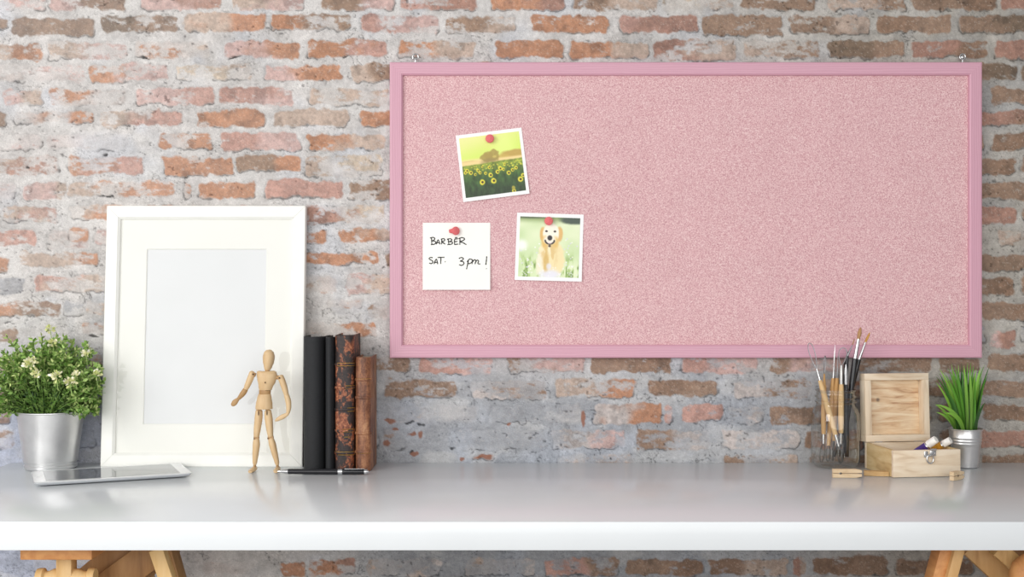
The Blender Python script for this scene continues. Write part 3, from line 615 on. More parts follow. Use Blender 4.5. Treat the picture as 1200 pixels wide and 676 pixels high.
# ------------------------------------------------------------------ TABLET
th = math.radians(24); ex = Vector((math.cos(th), math.sin(th), 0)); ey = Vector((-math.sin(th), math.cos(th), 0))
FL = Vector((-.980, -.352, 0)); TL_, TW_ = .318, .168
tb = thing('tablet', 'white tablet computer lying flat on the desk in front of the metal pot', 'tablet', FL+ex*TL_/2+ey*TW_/2)
def rrect(ins, z, r=.012, n=6):
    out = []
    for cx, cy, a0_ in ((TL_-ins, ins, -PI/2), (TL_-ins, TW_-ins, 0), (ins, TW_-ins, PI/2), (ins, ins, PI)):
        sx_ = -1 if cx > TL_/2 else 1; sy_ = -1 if cy > TW_/2 else 1
        for k_ in range(n+1): a = a0_+PI/2*k_/n; p = FL+ex*(cx+sx_*r+r*math.cos(a))+ey*(cy+sy_*r+r*math.sin(a)); out.append((p.x, p.y, z))
    return out
def loftr(layers):
    mb = MB(); n = len(layers[0]); vs = [v for L in layers for v in L]; fs = [tuple(range(n-1, -1, -1)), tuple(range((len(layers)-1)*n, len(layers)*n))]
    for i in range(len(layers)-1): fs += [(i*n+j, i*n+(j+1) % n, (i+1)*n+(j+1) % n, (i+1)*n+j) for j in range(n)]
    return mb.add(vs, fs)
loftr([rrect(.016, .0008), rrect(.006, .0025), rrect(.0012, .0062), rrect(0, .0082), rrect(0, .0092), rrect(.0008, .0098)]).build('case', plain('brushed_aluminium', (214,216,218), .35, .6, var=.02), tb, ang=50)
loftr([rrect(.0012, .0096), rrect(.0012, .0102)]).build('bezel', plain('white_bezel', (238,240,240), .12, var=.004), tb)
q = [FL+ex*a+ey*b for a, b in ((.024, .0115), (TL_-.024, .0115), (TL_-.024, TW_-.0115), (.024, TW_-.0115))]
MB().add([(p.x, p.y, .0104) for p in q], [(0, 1, 2, 3)]).build('screen', plain('screen_glass', (120,124,128), .03, var=.01, IOR=2.2), tb, smooth=False)
p = FL+ex*.012+ey*TW_/2; MB().lathe((p.x, p.y, .0102), [(0, .0003), (.0045, .0003), (.005, 0)], 24).build('home_button', plain('button_grey', (205,207,208), .3), tb)

# ------------------------------------------------------------------ WOODEN MANNEQUIN
mw = wood('maple', (192,156,112), (210,178,134), (218,190,148), (1, 1, .18), rough=.45, freq=24)
mwd = wood('maple_shaded', (150,112,70), (172,134,88), (184,148,102), (1, 1, .18), rough=.5, freq=24)  # darker copy of the maple, shading of the joints put into the colour
yM = -.135; PX = 1/(500*DIST/(DIST+yM))
mn = thing('wooden_mannequin', 'jointed wooden artist mannequin standing before the white frame', 'mannequin', (at(311, 552, yM).x, yM, 0))
def W(px, py, dy=0): v = at(px, py, yM); return Vector((v.x, yM+dy, v.z))
def limb(name, pts, rads, mat=mw, n=20):   # pts (px, py, dy); rads px (rx, ry)
    P_ = [W(*p) for p in pts]; Rr = [(r[0]*PX, r[1]*PX) if isinstance(r, tuple) else (r*PX, r*PX) for r in rads]
    # densify with catmull-rom
    out, ro = [], []
    for i in range(len(P_)-1):
        a, b, c, d = P_[max(i-1, 0)], P_[i], P_[i+1], P_[min(i+2, len(P_)-1)]
        for k_ in range(4):
            q = k_/4; out.append(.5*((2*b)+(c-a)*q+(2*a-5*b+4*c-d)*q*q+(3*b-a-3*c+d)*q**3)); w_ = q*q*(3-2*q)
            ro.append((Rr[i][0]*(1-w_)+Rr[i+1][0]*w_, Rr[i][1]*(1-w_)+Rr[i+1][1]*w_))
    out.append(P_[-1]); ro.append(Rr[-1]); return MB().tube(out, ro, n).build(name, mat, mn, ang=60)
limb('head', [(315.2,409.6),(315.2,410.4),(315.1,413),(315,418),(314.6,424),(314,429),(313.4,432.5),(313.3,434)], [.6,3.3,(5.8,6.2),(7.1,7.6),(6.5,7.4),(5,6.2),(3.8,4.6),2.6])
limb('neck', [(313.3,433),(313.2,437)], [2.6,2.8], mwd)
limb('chest', [(313,434.6),(313,435.4),(312.8,437.5),(312.7,441),(312.2,446),(311.3,452),(311,456.2),(311,457)], [(8,3),(11,5),(12,6.5),(12,7.5),(10.8,7.5),(8.6,6.6),(7.6,6),(6.5,5)])
limb('waist', [(310.6,456.8),(310.4,459),(310.2,462)], [(6.8,5.6),(7,5.8),(6.8,5.6)], mwd)
limb('pelvis', [(310,461.4),(310,462.4),(309.9,467),(309.6,473),(309.4,478),(309.4,479.4)], [(6.6,5.4),(7.6,6.2),(8.6,7.4),(9.8,7.8),(10.2,7.6),(9.6,7)])
for (nm, P_, R_, mt) in (
  ('shoulder_joint', [(299.5,439.5),(294.5,437.5)], [2.4,2.6], mwd),
  ('upper_arm', [(296.5,435),(295.6,437),(293.6,443),(290.6,450),(288.3,455.4),(288,456.5)], [1.6,3.6,3.9,3.6,2.9,2], mw),
  ('forearm', [(288.3,455),(287.3,457),(284.6,461),(281,465.4),(278.8,467.8)], [1.6,3.3,3.3,2.5,1.6], mwd),
  ('hand', [(279,467),(277.6,468.8),(275,471.6),(272.8,474.2),(271.8,475.6)], [(1.4,1.2),(2.6,1.6),(3.4,2),(2.6,1.5),(.8,.6)], mwd),
  ('shoulder_joint', [(323.5,442),(328.8,442.5)], [2.4,2.6], mwd),
  ('upper_arm', [(328,439.6),(328.8,441.4),(331,447),(333.6,455),(335.4,461.6),(335.6,463)], [1.6,3.6,3.8,3.6,2.9,2], mw),
  ('forearm', [(335.4,461.5),(336,463.6),(337.8,470),(338.4,477),(337.6,483.2),(337.2,484.4)], [1.6,3.2,3.4,3,2.2,1.4], mw),
  ('hand', [(338.2,483.4),(336,485.6),(331,488.4),(326,491),(322.4,493.4)], [(1.4,1.2),(2.2,1.8),(2.9,2),(2.3,1.6),(.7,.6)], mw),
  ('hip_joint', [(304,478),(303.6,484)], [2.4,2.4], mwd), ('hip_joint', [(313.8,478),(314,484)], [2.4,2.4], mwd),
  ('thigh', [(303.6,480),(303.5,482),(303,490),(301.8,500),(300.7,510),(300.5,512.4)], [2.4,4.2,4.7,4.3,3.5,2.4], mw),
  ('thigh', [(313.8,480),(314,482),(314.8,490),(315.8,500),(316.8,509.5),(317,512)], [2.4,4,4.7,4.3,3.4,2.4], mw),
  ('knee_joint', [(297.6,513.2),(303.6,513.2)], [2.3,2.3], mwd), ('knee_joint', [(314,512.8),(320.4,512.8)], [2.3,2.3], mwd),
  ('shin', [(300.5,513.4),(300.5,515.4),(300.4,521),(299.6,530),(298.8,540),(298.6,544.4)], [2.2,3.7,4.3,3.8,2.9,2], mw),
  ('shin', [(317.2,513.2),(317.8,515.2),(319.4,521),(321.6,530),(324.2,540),(325,544.6)], [2.2,3.6,4.2,3.7,2.9,2], mw),
  ('ankle_joint', [(298.5,543.5),(298.4,547)], [1.7,1.7], mwd), ('ankle_joint', [(325,543.8),(325.1,547)], [1.7,1.7], mwd)):
    limb(nm, P_, R_, mt)
for P_, ln, rr_ in (((297.6,438.2),1.0,1.15),((328.2,442.4),1.0,1.15),((312.3,447.6),.9,.8),((303.9,483.4),2.6,.7),((313.8,483.2),2.6,.7),((298.6,513.6),.6,.8),((314.6,513.2),.6,.8)):
    yy = {297.6:-4.6, 328.2:-4.6, 312.3:-7.7, 303.9:-4.9, 313.8:-4.9, 298.6:-3.9, 314.6:-3.7}[P_[0]]*PX
    a_, b_ = W(P_[0], P_[1]-ln, yy), W(P_[0], P_[1]+ln, yy); MB().tube([a_, (a_+b_)/2, b_], [(rr_*.7*PX, .0008), (rr_*PX, .0010), (rr_*.7*PX, .0008)], 12).build('dowel_slot', plain('dowel_shadow', (92,66,40), .7), mn)
for px, dx in ((298.2, -.004), (325.2, .001)):
    b = W(px, 551, 0); b.z = .0052
    MB().tube([b+Vector((0, .008, 0)), b+Vector((0, .0055, .001)), b+Vector((dx*.3, -.004, .0003)), b+Vector((dx*.8, -.016, -.0012)), b+Vector((dx, -.026, -.0026))], [(.003, .003), (.0056, .0055), (.0062, .0052), (.0072, .0038), (.0045, .0022)], 16, up=Vector((0, 0, 1))).build('foot', mw, mn, ang=60)

# ------------------------------------------------------------------ BOOKS
def leather(name, kind):
    t = NT(name)
    if kind == 'black':
        f = t.noise(t.coords(), 900, 2); t.l(t.ramp(f, [(.3, (18,19,21)), (.7, (40,41,44))]), t.b.inputs['Base Color']); t.bump(f, .5, .0008); t.set(Roughness=.75); return t.m
    if kind == 'worn':
        f = t.noise(t.coords((1, 1, .7), loc=(.0, 0, .31)), 40, 8, .78); g = t.noise(t.coords(loc=(1, 2, 3)), 170, 4, .7)
        red = t.ramp(g, [(.3, (70,36,24)), (.5, (138,76,50)), (.7, (196,134,94))])
        blk = t.ramp(g, [(.3, (30,24,24)), (.7, (58,46,44))])
        mr = t.n('ShaderNodeMapRange'); t.l(f, mr.inputs['Value']); mr.inputs['From Min'].default_value = .505; mr.inputs['From Max'].default_value = .535
        mx = t.n('ShaderNodeMix', data_type='RGBA'); t.l(mr.outputs[0], mx.inputs[0]); t.l(blk, mx.inputs[6]); t.l(red, mx.inputs[7])
        m2 = t.n('ShaderNodeMapRange'); t.l(f, m2.inputs['Value']); m2.inputs['From Min'].default_value = .68; m2.inputs['From Max'].default_value = .70
        my = t.n('ShaderNodeMix', data_type='RGBA'); t.l(m2.outputs[0], my.inputs[0]); t.l(mx.outputs[2], my.inputs[6]); my.inputs[7].default_value = rgba((226,206,168))
        t.l(my.outputs[2], t.b.inputs['Base Color']); t.bump(f, .6, .002); t.set(Roughness=.55); return t.m
    f = t.noise(t.coords((1.6, 1, .6)), 26, 6, .65); g = t.noise(t.coords(), 260, 3)
    ad = t.n('ShaderNodeMath', operation='MULTIPLY_ADD'); t.l(g, ad.inputs[0]); ad.inputs[1].default_value = .25; t.l(f, ad.inputs[2])
    t.l(t.ramp(ad.outputs[0], [(.44, (62,36,26)), (.56, (112,68,46)), (.68, (150,100,68)), (.85, (188,140,100))]), t.b.inputs['Base Color']); t.bump(g, .3, .001); t.set(Roughness=.45); return t.m
pages = wood('aged_pages', (196,178,146), (220,204,174), (206,188,156), (14, .3, 1), freq=60)
gilt = plain('gilt', (206,164,84), .35, .7, var=.2, nscale=300)
def book(label, px0, px1, pytop, ymin, ymax, kind, bands=(), gl=(), round_=.35, jag=0):
    s_ = 500*DIST/(DIST+ymin); X0, X1 = (px0-600)/s_, (px1-600)/s_; Z1 = EYE-(pytop-338)/s_; Wb = X1-X0; cx = (X0+X1)/2
    t = thing('book', label, 'book', (cx, (ymin+ymax)/2, 0), 'books standing upright beside the white frame')
    m = leather(kind+'_leather_'+str(px0), kind); b = .0025; hw = Wb/2; sag = Wb*round_
    out = [(cx-hw, ymax), (cx-hw, ymin+sag)]+[(cx-hw*math.cos(PI*k_/14), ymin+sag-sag*math.sin(PI*k_/14)) for k_ in range(1, 14)]+[(cx+hw, ymin+sag), (cx+hw, ymax)]
    inn = [(cx+hw-b, ymax), (cx+hw-b, ymin+sag)]+[(cx+(hw-b)*math.cos(PI*k_/14), ymin+sag-(sag-b)*math.sin(PI*k_/14)) for k_ in range(1, 14)]+[(cx-hw+b, ymin+sag), (cx-hw+b, ymax)]
    # closed ring of cover section extruded upward, in rows so the edge may be worn
    poly = out+inn; n = len(poly); rows = 40; mb = MB(); vs = []
    for r in range(rows+1):
        z = .0006+(Z1-.0006)*r/rows
        for k_, (x, y) in enumerate(poly):
            w_ = .0006*math.sin(z*70+k_*.9)*(1 if kind != 'black' else .3)
            zz = z+(jag*random.uniform(-1, .2) if r == rows and k_ < len(out) else 0)
            vs.append((x, y+w_*(y < ymin+sag), zz))
    fs = [(r*n+k_, r*n+(k_+1) % n, (r+1)*n+(k_+1) % n, (r+1)*n+k_) for r in range(rows) for k_ in range(n)]
    no = len(out)
    for base in (0, rows*n):
        for k_ in range(no-1): fs.append((base+k_, base+k_+1, base+n-2-k_, base+n-1-k_))
    mb.add(vs, fs).build('cover', m, t, ang=50)
    MB().box((cx, (ymin+sag*.7+ymax)/2-.001, Z1/2-.001), (Wb-2*b-.0006, ymax-ymin-sag*.7-.004, Z1-.008), bev=.0005).build('page_block', pages, t)
    def arc(z, hgt, out_, mat, name, u0=0, u1=1):
        mb = MB(); P_ = []
        for k_ in range(15):
            a = PI*(u0+(u1-u0)*k_/14); P_.append((cx-(hw+out_)*math.cos(a), ymin+sag-(sag+out_)*math.sin(a), z))
        mb.tube(P_, [(out_+.0002, hgt/2)]*15, 8, up=Vector((0,0,1))); mb.build(name, mat, t)
    for pz in bands: arc(EYE-(pz-338)/s_, .006, .0010, m, 'raised_band')
    for (pz, u0, u1) in gl: arc(EYE-(pz-338)/s_, .0013, .0009, gilt, 'gilt_line', u0, u1)
    return t
book('wide black cloth-bound book, first beside the white frame', 353.5, 379, 394.5, -.122, -.014, 'black', round_=.62)
book('narrow black cloth-bound book between the wide black one and the worn leather one', 380, 391.2, 395, -.131, -.014, 'black', round_=1.1)
book('worn dark leather book with gilt lines and flaking rusty spine', 392, 414.5, 392.5, -.131, -.012, 'worn', bands=(427, 454, 480, 505, 531), round_=.3, jag=.004,
     gl=((425.5,.25,.95),(428.5,.25,.95),(452,.55,.95),(455,.55,.95),(478,.6,.95),(482,.6,.95),(503,.45,.95),(506,.45,.95),(512,.5,.7),(529.5,.1,.95),(533,.3,.9)))
book('short mottled brown leather book at the right end of the row', 416, 434, 418.5, -.137, -.012, 'tan', bands=(445, 466, 508, 530), gl=((444,.1,.9),(508,.1,.9),(531,.1,.9)), round_=.4, jag=.001)

# ------------------------------------------------------------------ PEN
yP = -.178; a = at(325.5, 554, yP); b = at(432, 556, yP); zc = .0068
a = Vector((a.x, yP, zc)); b = Vector((b.x, yP-.004, zc)); dv = b-a
pn = thing('pen', 'black ballpoint pen with silver tip and ring lying in front of the books', 'pen', ((a.x+b.x)/2, yP, 0))
blk = plain('black_lacquer', (26,26,30), .18, var=.1); U0 = Vector((0, 0, 1))
def seg(t0, t1, r0, r1, name, mat, n=20, lift=0): return MB().tube([a+dv*t0, a+dv*(t0+(t1-t0)*.03), a+dv*(t0+(t1-t0)*.97), a+dv*t1], [r0*.93, r0, r1, r1*.93], n, up=U0).build(name, mat, pn, ang=50)
seg(0, .115, .0022, .0056, 'tip', steel); seg(.115, .665, .0058, .0066, 'barrel', blk); seg(.665, .715, .0067, .0067, 'ring', steel); seg(.715, .955, .0066, .0060, 'cap', blk); seg(.955, .985, .0062, .0060, 'end_ring', steel); seg(.985, 1.0, .0032, .003, 'plunger', steel)
MB().beam(a+dv*.74+Vector((0,-.003,.0062)), a+dv*.96+Vector((0,-.003,.0066)), .002, .0012, up=U0).build('clip', steel, pn)

# ------------------------------------------------------------------ JAR WITH TOOLS
JC = Vector((at(979, 548, -.064).x, -.066, 0)); js = 500*DIST/(DIST-.066)
def jz(py): return EYE-(py-338)/js
glass = glass_thin('jar_glass', (.98,.985,.975,1), .03, .075, (.46,.50,.42,1), 2.2)
jr = thing('glass_jar', 'clear glass mason jar full of brushes and clay tools', 'jar', JC)
Rj = 28/js; zr = jz(456)
po = [(0, .0008), (Rj*.62, .0008), (Rj*.84, .0025), (Rj*.95, .009), (Rj, .022), (Rj, .105), (Rj*.985, .118), (Rj*.93, .129), (Rj*.84, .138), (Rj*.80, .142), (Rj*.80, .147), (Rj*.86, .149), (Rj*.86, .1515), (Rj*.795, .1535), (Rj*.795, .158), (Rj*.855, .160), (Rj*.855, .1625), (Rj*.79, .165), (Rj*.79, zr-.0045), (Rj*.83, zr-.003), (Rj*.83, zr-.001), (Rj*.80, zr)]
pi_ = [(Rj*.745, zr-.0005), (Rj*.735, zr-.006), (Rj*.74, .142), (Rj*.86, .128), (Rj*.93, .108), (Rj*.94, .024), (Rj*.88, .012), (Rj*.6, .008), (0, .0075)]
MB().lathe(JC, po+[(Rj*.745, zr-.0005), (Rj*.73, zr-.008)], 64).build('jar_body', glass, jr, ang=60)
hw_ = wood('handle_wood', (196,156,100), (220,184,130), (232,200,150), (1, 1, .2), freq=30)
hwd = wood('handle_wood_dark', (166,124,70), (196,152,94), (206,166,110), (1, 1, .2), freq=30)
bris = wood('bristle_brown', (120,84,50), (160,118,74), (184,142,96), (3, 3, .2), freq=90)
briy = wood('bristle_gold', (176,120,44), (206,150,66), (222,172,96), (3, 3, .2), freq=90)
wire = plain('grey_wire', (150,150,152), .35, 1); dwire = plain('dark_wire', (92,90,86), .4, .8)
def jp(px, py, dy): v = at(px, py, JC.y+dy); return v
def lin(P0, P1, t): return P0+(P1-P0)*t
def toolthing(name, label, cat, top, bot, grp='tools and brushes standing in the glass jar'):
    return thing(name, label, cat, bot, grp)
def rod(P0, P1, r0, r1, name, mat, parent, n=14, mids=()):
    if name == 'handle': r0 *= 1.22; r1 *= 1.22; mids = [(m[0], m[1]*1.22) for m in mids]
    ts = [0]+[m[0] for m in mids]+[1]; rs = [r0]+[m[1] for m in mids]+[r1]; return MB().tube([lin(P0, P1, t_) for t_ in ts], rs, n).build(name, mat, parent, ang=50)
def loop_wire(base, tip, w, r, name, mat, parent, twist=0, narrow=.35):
    d = tip-base; L = d.length; d.normalize(); s_ = Vector((math.cos(twist), math.sin(twist), 0)); s_ = (s_-d*s_.dot(d)).normalized(); P_ = []
    for k_ in range(25):
        q = k_/24; a = q*2*PI; h = (1-math.cos(a))/2; P_.append(base+d*L*h+s_*math.sin(a)*w*(narrow+(1-narrow)*h)*(-1))
    return MB().tube(P_, r, 6).build(name, mat, parent)
def whisk(base, tip, w, parent, mat=None):
    mb = MB(); d = tip-base
    for tw in (.3, 1.9):
        s_ = Vector((math.cos(tw), math.sin(tw), 0)); P_ = []
        for k_ in range(19): q = k_/18; a = q*2*PI; P_.append(base+d*(1-math.cos(a))/2-s_*math.sin(a)*w)
        mb.tube(P_, .0006, 6)
    mb.build('wire_loop', mat or dwire, parent)
def down(P0, P1):   # bottom of a tool: stay above the glass floor
    if P1.z < .0105: P1 = lin(P0, P1, (P0.z-.0105)/(P0.z-P1.z))
    return P1
# clay loop tool, large loop far left
A0, A1 = jp(957, 432, .0), jp(983, 523, -.024)
g = toolthing('loop_tool', 'pottery loop tool with a tall narrow wire loop, leftmost in the jar', 'tool', A0, down(A0, jp(986, 546, -.026)))
loop_wire(A0, jp(948.5, 402, .003), .0088, .0010, 'wire_loop', wire, g); rod(A0, lin(A0, A1, .15), .0020, .0030, 'ferrule', steel, g)
rod(lin(A0, A1, .15), lin(A0, A1, .85), .0036, .0044, 'handle', hw_, g, mids=((.2, .0052), (.7, .0056))); rod(lin(A0, A1, .85), A1, .0032, .0022, 'ferrule', steel, g); whisk(A1, down(A1, jp(985, 544, -.026)), .006, g)
# hooked tool
A0, A1 = jp(966, 438, .012), jp(965, 520, .006)
g = toolthing('modelling_tool', 'wooden clay tool with a small hooked tip beside the tall loop tool', 'tool', A0, down(A0, jp(964, 546, .0)))
loop_wire(jp(966, 438, .012), jp(967, 417, .012), .0042, .0010, 'wire_loop', wire, g, .7); rod(A0, lin(A0, A1, .16), .002, .0036, 'ferrule', hwd, g); rod(lin(A0, A1, .16), lin(A0, A1, .86), .0038, .0040, 'handle', hwd, g, mids=((.3, .005), (.7, .0052))); rod(lin(A0, A1, .86), A1, .0030, .0022, 'ferrule', steel, g); whisk(A1, down(A1, jp(962, 545, .0)), .007, g)
# needle tool
A0, A1 = jp(976.5, 443, .016), jp(971, 522, .014)
g = toolthing('modelling_tool', 'wooden clay tool with a long pointed metal tip standing in the middle of the jar', 'tool', A0, down(A0, jp(970, 545, .013)))
rod(jp(978.6, 404, .016), A0, .0004, .0022, 'needle', steel, g, mids=((.2, .0012), (.35, .002), (.6, .0014))); rod(A0, A1, .0034, .0036, 'handle', hwd, g, mids=((.2, .005), (.7, .005))); whisk(A1, down(A1, jp(970, 545, .013)), .006, g)
# round loop tool in front
A0, A1 = jp(986, 428, -.012), jp(985.5, 520, -.008)
g = toolthing('loop_tool', 'pottery loop tool with a wide round wire loop and pale ferrule', 'tool', A0, down(A0, jp(985, 546, -.008)))
loop_wire(A0, jp(988.5, 407.5, -.012), .0125, .0010, 'wire_loop', wire, g); rod(A0, lin(A0, A1, .24), .0034, .0036, 'ferrule', plain('pale_aluminium', (216,216,212), .35, .8), g)
rod(lin(A0, A1, .24), lin(A0, A1, .86), .0042, .0044, 'handle', hw_, g, mids=((.3, .0056), (.7, .0056))); rod(lin(A0, A1, .86), A1, .0034, .0024, 'ferrule', steel, g); whisk(A1, down(A1, jp(986, 545, -.008)), .008, g)
A0, A1 = jp(981, 443, .004), jp(977, 516, .02)
g = toolthing('modelling_tool', 'plain wooden clay tool handle behind the round loop tool', 'tool', A0, down(A0, jp(976, 540, .02)))
rod(jp(982, 418, .004), A0, .0007, .0016, 'needle', wire, g); rod(A0, A1, .0034, .0036, 'handle', hwd, g, mids=((.2, .0052), (.7, .0052))); rod(A1, down(A1, jp(976, 540, .02)), .0026, .0014, 'ferrule', dwire, g)
# brushes
def brush(label, tip, bt, ft, hb, bw, fw, hwid, bm_, ferm=None, dy=0):
    T, Bt, Ft = jp(*tip, dy), jp(*bt, dy), jp(*ft, dy); Hb = down(Ft, jp(*hb, dy))
    g = toolthing('paint_brush', label, 'brush', T, Hb, 'paint brushes standing in the glass jar')
    MB().tube([T, lin(T, Bt, .15), lin(T, Bt, .5), Bt], [.0006, bw*.6, bw, fw*.95], 14).build('bristles', bm_, g)
    rod(Bt, Ft, fw, hwid*.95, 'ferrule', ferm or steel, g); rod(Ft, Hb, hwid, hwid*.45, 'handle', blk, g, mids=((.15, hwid*1.12), (.45, hwid)))
brush('long thin paint brush with a dark pointed tip, left of the big brush', (1001.5,396.5), (999,404), (993,417), (984,535), .0013, .0009, .0030, bris, wire, .008)
brush('thick paint brush with brown bristles, tallest in the jar', (1008.6,383.5), (1006,397), (1002,420), (987,540), .0048, .0036, .0048, bris, None, -.004)
brush('slanting paint brush with golden bristles, rightmost in the jar', (1019.5,389.5), (1014,401), (1006.5,421), (978,535), .0030, .0026, .0042, briy, None, .012)
brush('short black paint brush with pointed tip beside the round loop tool', (993.5,412), (992.3,417), (991,424), (988,536), .0014, .0022, .0036, blk, blk, .02)
A0, A1 = jp(991.5, 427, -.02), jp(992, 500, -.012)
g = toolthing('palette_knife', 'flat silver palette knife with black handle among the brushes', 'tool', A0, down(A0, jp(992.5, 535, -.01)))
MB().tube([A0, lin(A0, A1, .1), lin(A0, A1, .32)], [(.001, .0005), (.0036, .0006), (.0030, .0008)], 10).build('blade', steel, g); rod(lin(A0, A1, .32), down(A0, jp(992.5, 535, -.01)), .0030, .0036, 'handle', blk, g, mids=((.3, .0048), (.8, .0044)))

# ------------------------------------------------------------------ WOODEN BOX
def pinewood(name, rot=(0,0,0), sc_=(.1, 1, 1), knot=None, base=((208,184,154), (226,206,178), (236,220,196))):
    t = NT(name); v = t.coords(sc_, rot); f = t.noise(v, 55, 3, .5, .8); g = t.noise(v, 260, 3)
    ad = t.n('ShaderNodeMath', operation='MULTIPLY_ADD'); t.l(g, ad.inputs[0]); ad.inputs[1].default_value = .2; t.l(f, ad.inputs[2])
    c = t.ramp(ad.outputs[0], [(.40, base[0]), (.55, base[1]), (.75, base[2])])
    if knot:
        tc = t.n('ShaderNodeTexCoord'); d = t.n('ShaderNodeVectorMath', operation='DISTANCE'); t.l(tc.outputs['Object'], d.inputs[0]); d.inputs[1].default_value = knot
        mr = t.n('ShaderNodeMapRange'); t.l(d.outputs['Value'], mr.inputs['Value']); mr.inputs['From Min'].default_value = .002; mr.inputs['From Max'].default_value = .006
        mx = t.n('ShaderNodeMix', data_type='RGBA'); t.l(mr.outputs[0], mx.inputs[0]); mx.inputs[6].default_value = rgba((132,112,92)); t.l(c, mx.inputs[7]); c = mx.outputs[2]
    t.l(c, t.b.inputs['Base Color']); t.set(Roughness=.6); return t.m
bth = math.radians(8); bx_ = Vector((math.cos(bth), math.sin(bth), 0)); by_ = Vector((-math.sin(bth), math.cos(bth), 0)); bz_ = Vector((0, 0, 1))
BF = Vector((.8215, -.226, 0)); BL_, BD_, BH_ = .1545, .143, .0585
bo = thing('wooden_box', 'small open pine box with hinged lid and metal clasp beside the glass jar', 'box', BF+bx_*BL_/2+by_*BD_/2)
pinh = pinewood('pine_pale', sc_=(.1, 1, 1)); pins = pinewood('pine_side', sc_=(1, .12, 1), base=((182,152,104), (200,172,122), (212,188,142)))
pinl = pinewood('pine_lid', sc_=(.12, 1, 1), base=((176,132,96), (220,188,148), (238,216,182)), knot=None); pinv = pinewood('pine_upright', sc_=(1, 1, .12))
Rb = Matrix((bx_, by_, bz_)).transposed()
def bbox(u0, u1, v0, v1, z0, z1, name, mat, parent, bev=.0008):
    c = BF+bx_*(u0+u1)/2+by_*(v0+v1)/2+bz_*(z0+z1)/2; return MB().box(c, (u1-u0, v1-v0, z1-z0), Rb, bev).build(name, mat, parent)
T_ = .009
bbox(0, BL_, 0, T_, .0006, BH_, 'front_board', pinh, bo); bbox(0, BL_, BD_-T_, BD_, .0006, BH_, 'back_board', pinh, bo)
bbox(0, T_, T_, BD_-T_, .0006, BH_, 'side_board', pins, bo); bbox(BL_-T_, BL_, T_, BD_-T_, .0006, BH_, 'side_board', pins, bo)
bbox(T_, BL_-T_, T_, BD_-T_, .002, .008, 'base_board', pinh, bo)
# lid: opened, standing up behind the back board, tipped slightly back
tilt = math.radians(3); lidO = BF+by_*(BD_-.008)+bz_*(BH_+.0015); lz = (bz_*math.cos(tilt)+by_*math.sin(tilt)); ly = (by_*math.cos(tilt)-bz_*math.sin(tilt))
RL = Matrix((bx_, ly, lz)).transposed(); LH = .1545; LT = .028
ld = bpy.data.objects.new('lid', None); COL.objects.link(ld); ld.parent = bo; ld.location = lidO-bo.location
def lbox(u0, u1, v0, v1, z0, z1, name, mat):
    c = lidO+bx_*(u0+u1)/2+ly*(v0+v1)/2+lz*(z0+z1)/2; return MB().box(c, (u1-u0, v1-v0, z1-z0), RL, .0008).build(name, mat, ld)
E_ = .0150
lbox(0, BL_, 0, LT, 0, E_, 'lid_rail', pinh); lbox(0, BL_, 0, LT, LH-E_, LH, 'lid_rail', pinh)
lbox(0, E_, 0, LT, E_, LH-E_, 'lid_stile', pinv); lbox(BL_-E_, BL_, 0, LT, E_, LH-E_, 'lid_stile', pinv)
lp = lbox(E_, BL_-E_, LT-.007, LT, E_, LH-E_, 'lid_panel', pinl)
kc = lidO+bx_*.040+ly*(LT-.008)+lz*.094; lp.data.materials[0] = pinewood('pine_lid_knot', sc_=(.10, 1, 1.2), base=((178,134,100), (222,190,152), (240,220,188)), knot=kc-parent_origin(ld))
for u in (.03, BL_-.03):
    c = lidO+bx_*u+ly*.002; MB().tube([c-bx_*.009, c+bx_*.009], .0022, 10).build('hinge', steel, bo)
# clasp on the front
cu = .080
def cpt(u, z, o=0): return BF+bx_*u-by_*o+bz_*z
mb = MB(); mb.box(cpt(cu-.006, BH_-.009, .001), (.009, .0016, .013), Rb, .0005); mb.box(cpt(cu+.010, BH_-.006, .001), (.014, .0016, .014), Rb, .0005)
mb.tube([cpt(cu+.003, BH_+.001, .003), cpt(cu+.017, BH_+.001, .003)], .0022, 10)
for (u, z) in ((cu-.006, BH_-.005), (cu-.006, BH_-.012), (cu+.005, BH_-.007), (cu+.014, BH_-.007)): mb.lathe(cpt(u, z, .0018), [(0, .0012), (.0012, .0008), (.0016, 0)], 10, Rb @ Matrix.Rotation(PI/2, 3, 'X'))
mb.build('clasp_plate', steel, bo)
lc = cpt(cu+.003, BH_-.019, .003); mb = MB(); pts = [lc+bx_*.0075*math.cos(a)+bz_*.0095*math.sin(a) for a in [2*PI*k_/24 for k_ in range(25)]]; mb.tube(pts, [.0018]*25, 8)
mb.tube([cpt(cu-.002, BH_-.012, .003), cpt(cu+.004, BH_-.012, .0042), cpt(cu+.009, BH_-.010, .003)], .002, 8); mb.build('clasp_loop', steel, bo)

# paint tubes sticking out of the box
capm = plain('white_cap', (240,238,232), .4)
def painttube(label, base, tip, r, bodyc):
    base, tip = Vector(base), Vector(tip); d = tip-base
    t = thing('paint_tube', label, 'paint tube', base, 'paint tubes lying in the pine box')
    MB().tube([base, lin(base, tip, .25), lin(base, tip, .66)], [(r*1.25, .001), (r*1.1, r*.7), (r, r)], 24).build('tube_body', plain('paint_'+label[:6].strip(), bodyc, .35), t)
    MB().tube([lin(base, tip, .66), lin(base, tip, .69), lin(base, tip, .72)], [r*1.0, r*.9, r*.55], 24).build('shoulder', steel, t)
    P_ = [lin(base, tip, k_) for k_ in (.70, .71, .985, 1.0)]; MB().tube(P_, [r*.9, r*1.02, r*.96, r*.86], 28).build('cap', capm, t)
def bp(u, v, z): return BF+bx_*u+by_*v+bz_*z
painttube('purple paint tube with a white cap resting on the box rim', at(1066, 536, -.145), at(1097, 514.5, -.185), .0086, (70,48,128))
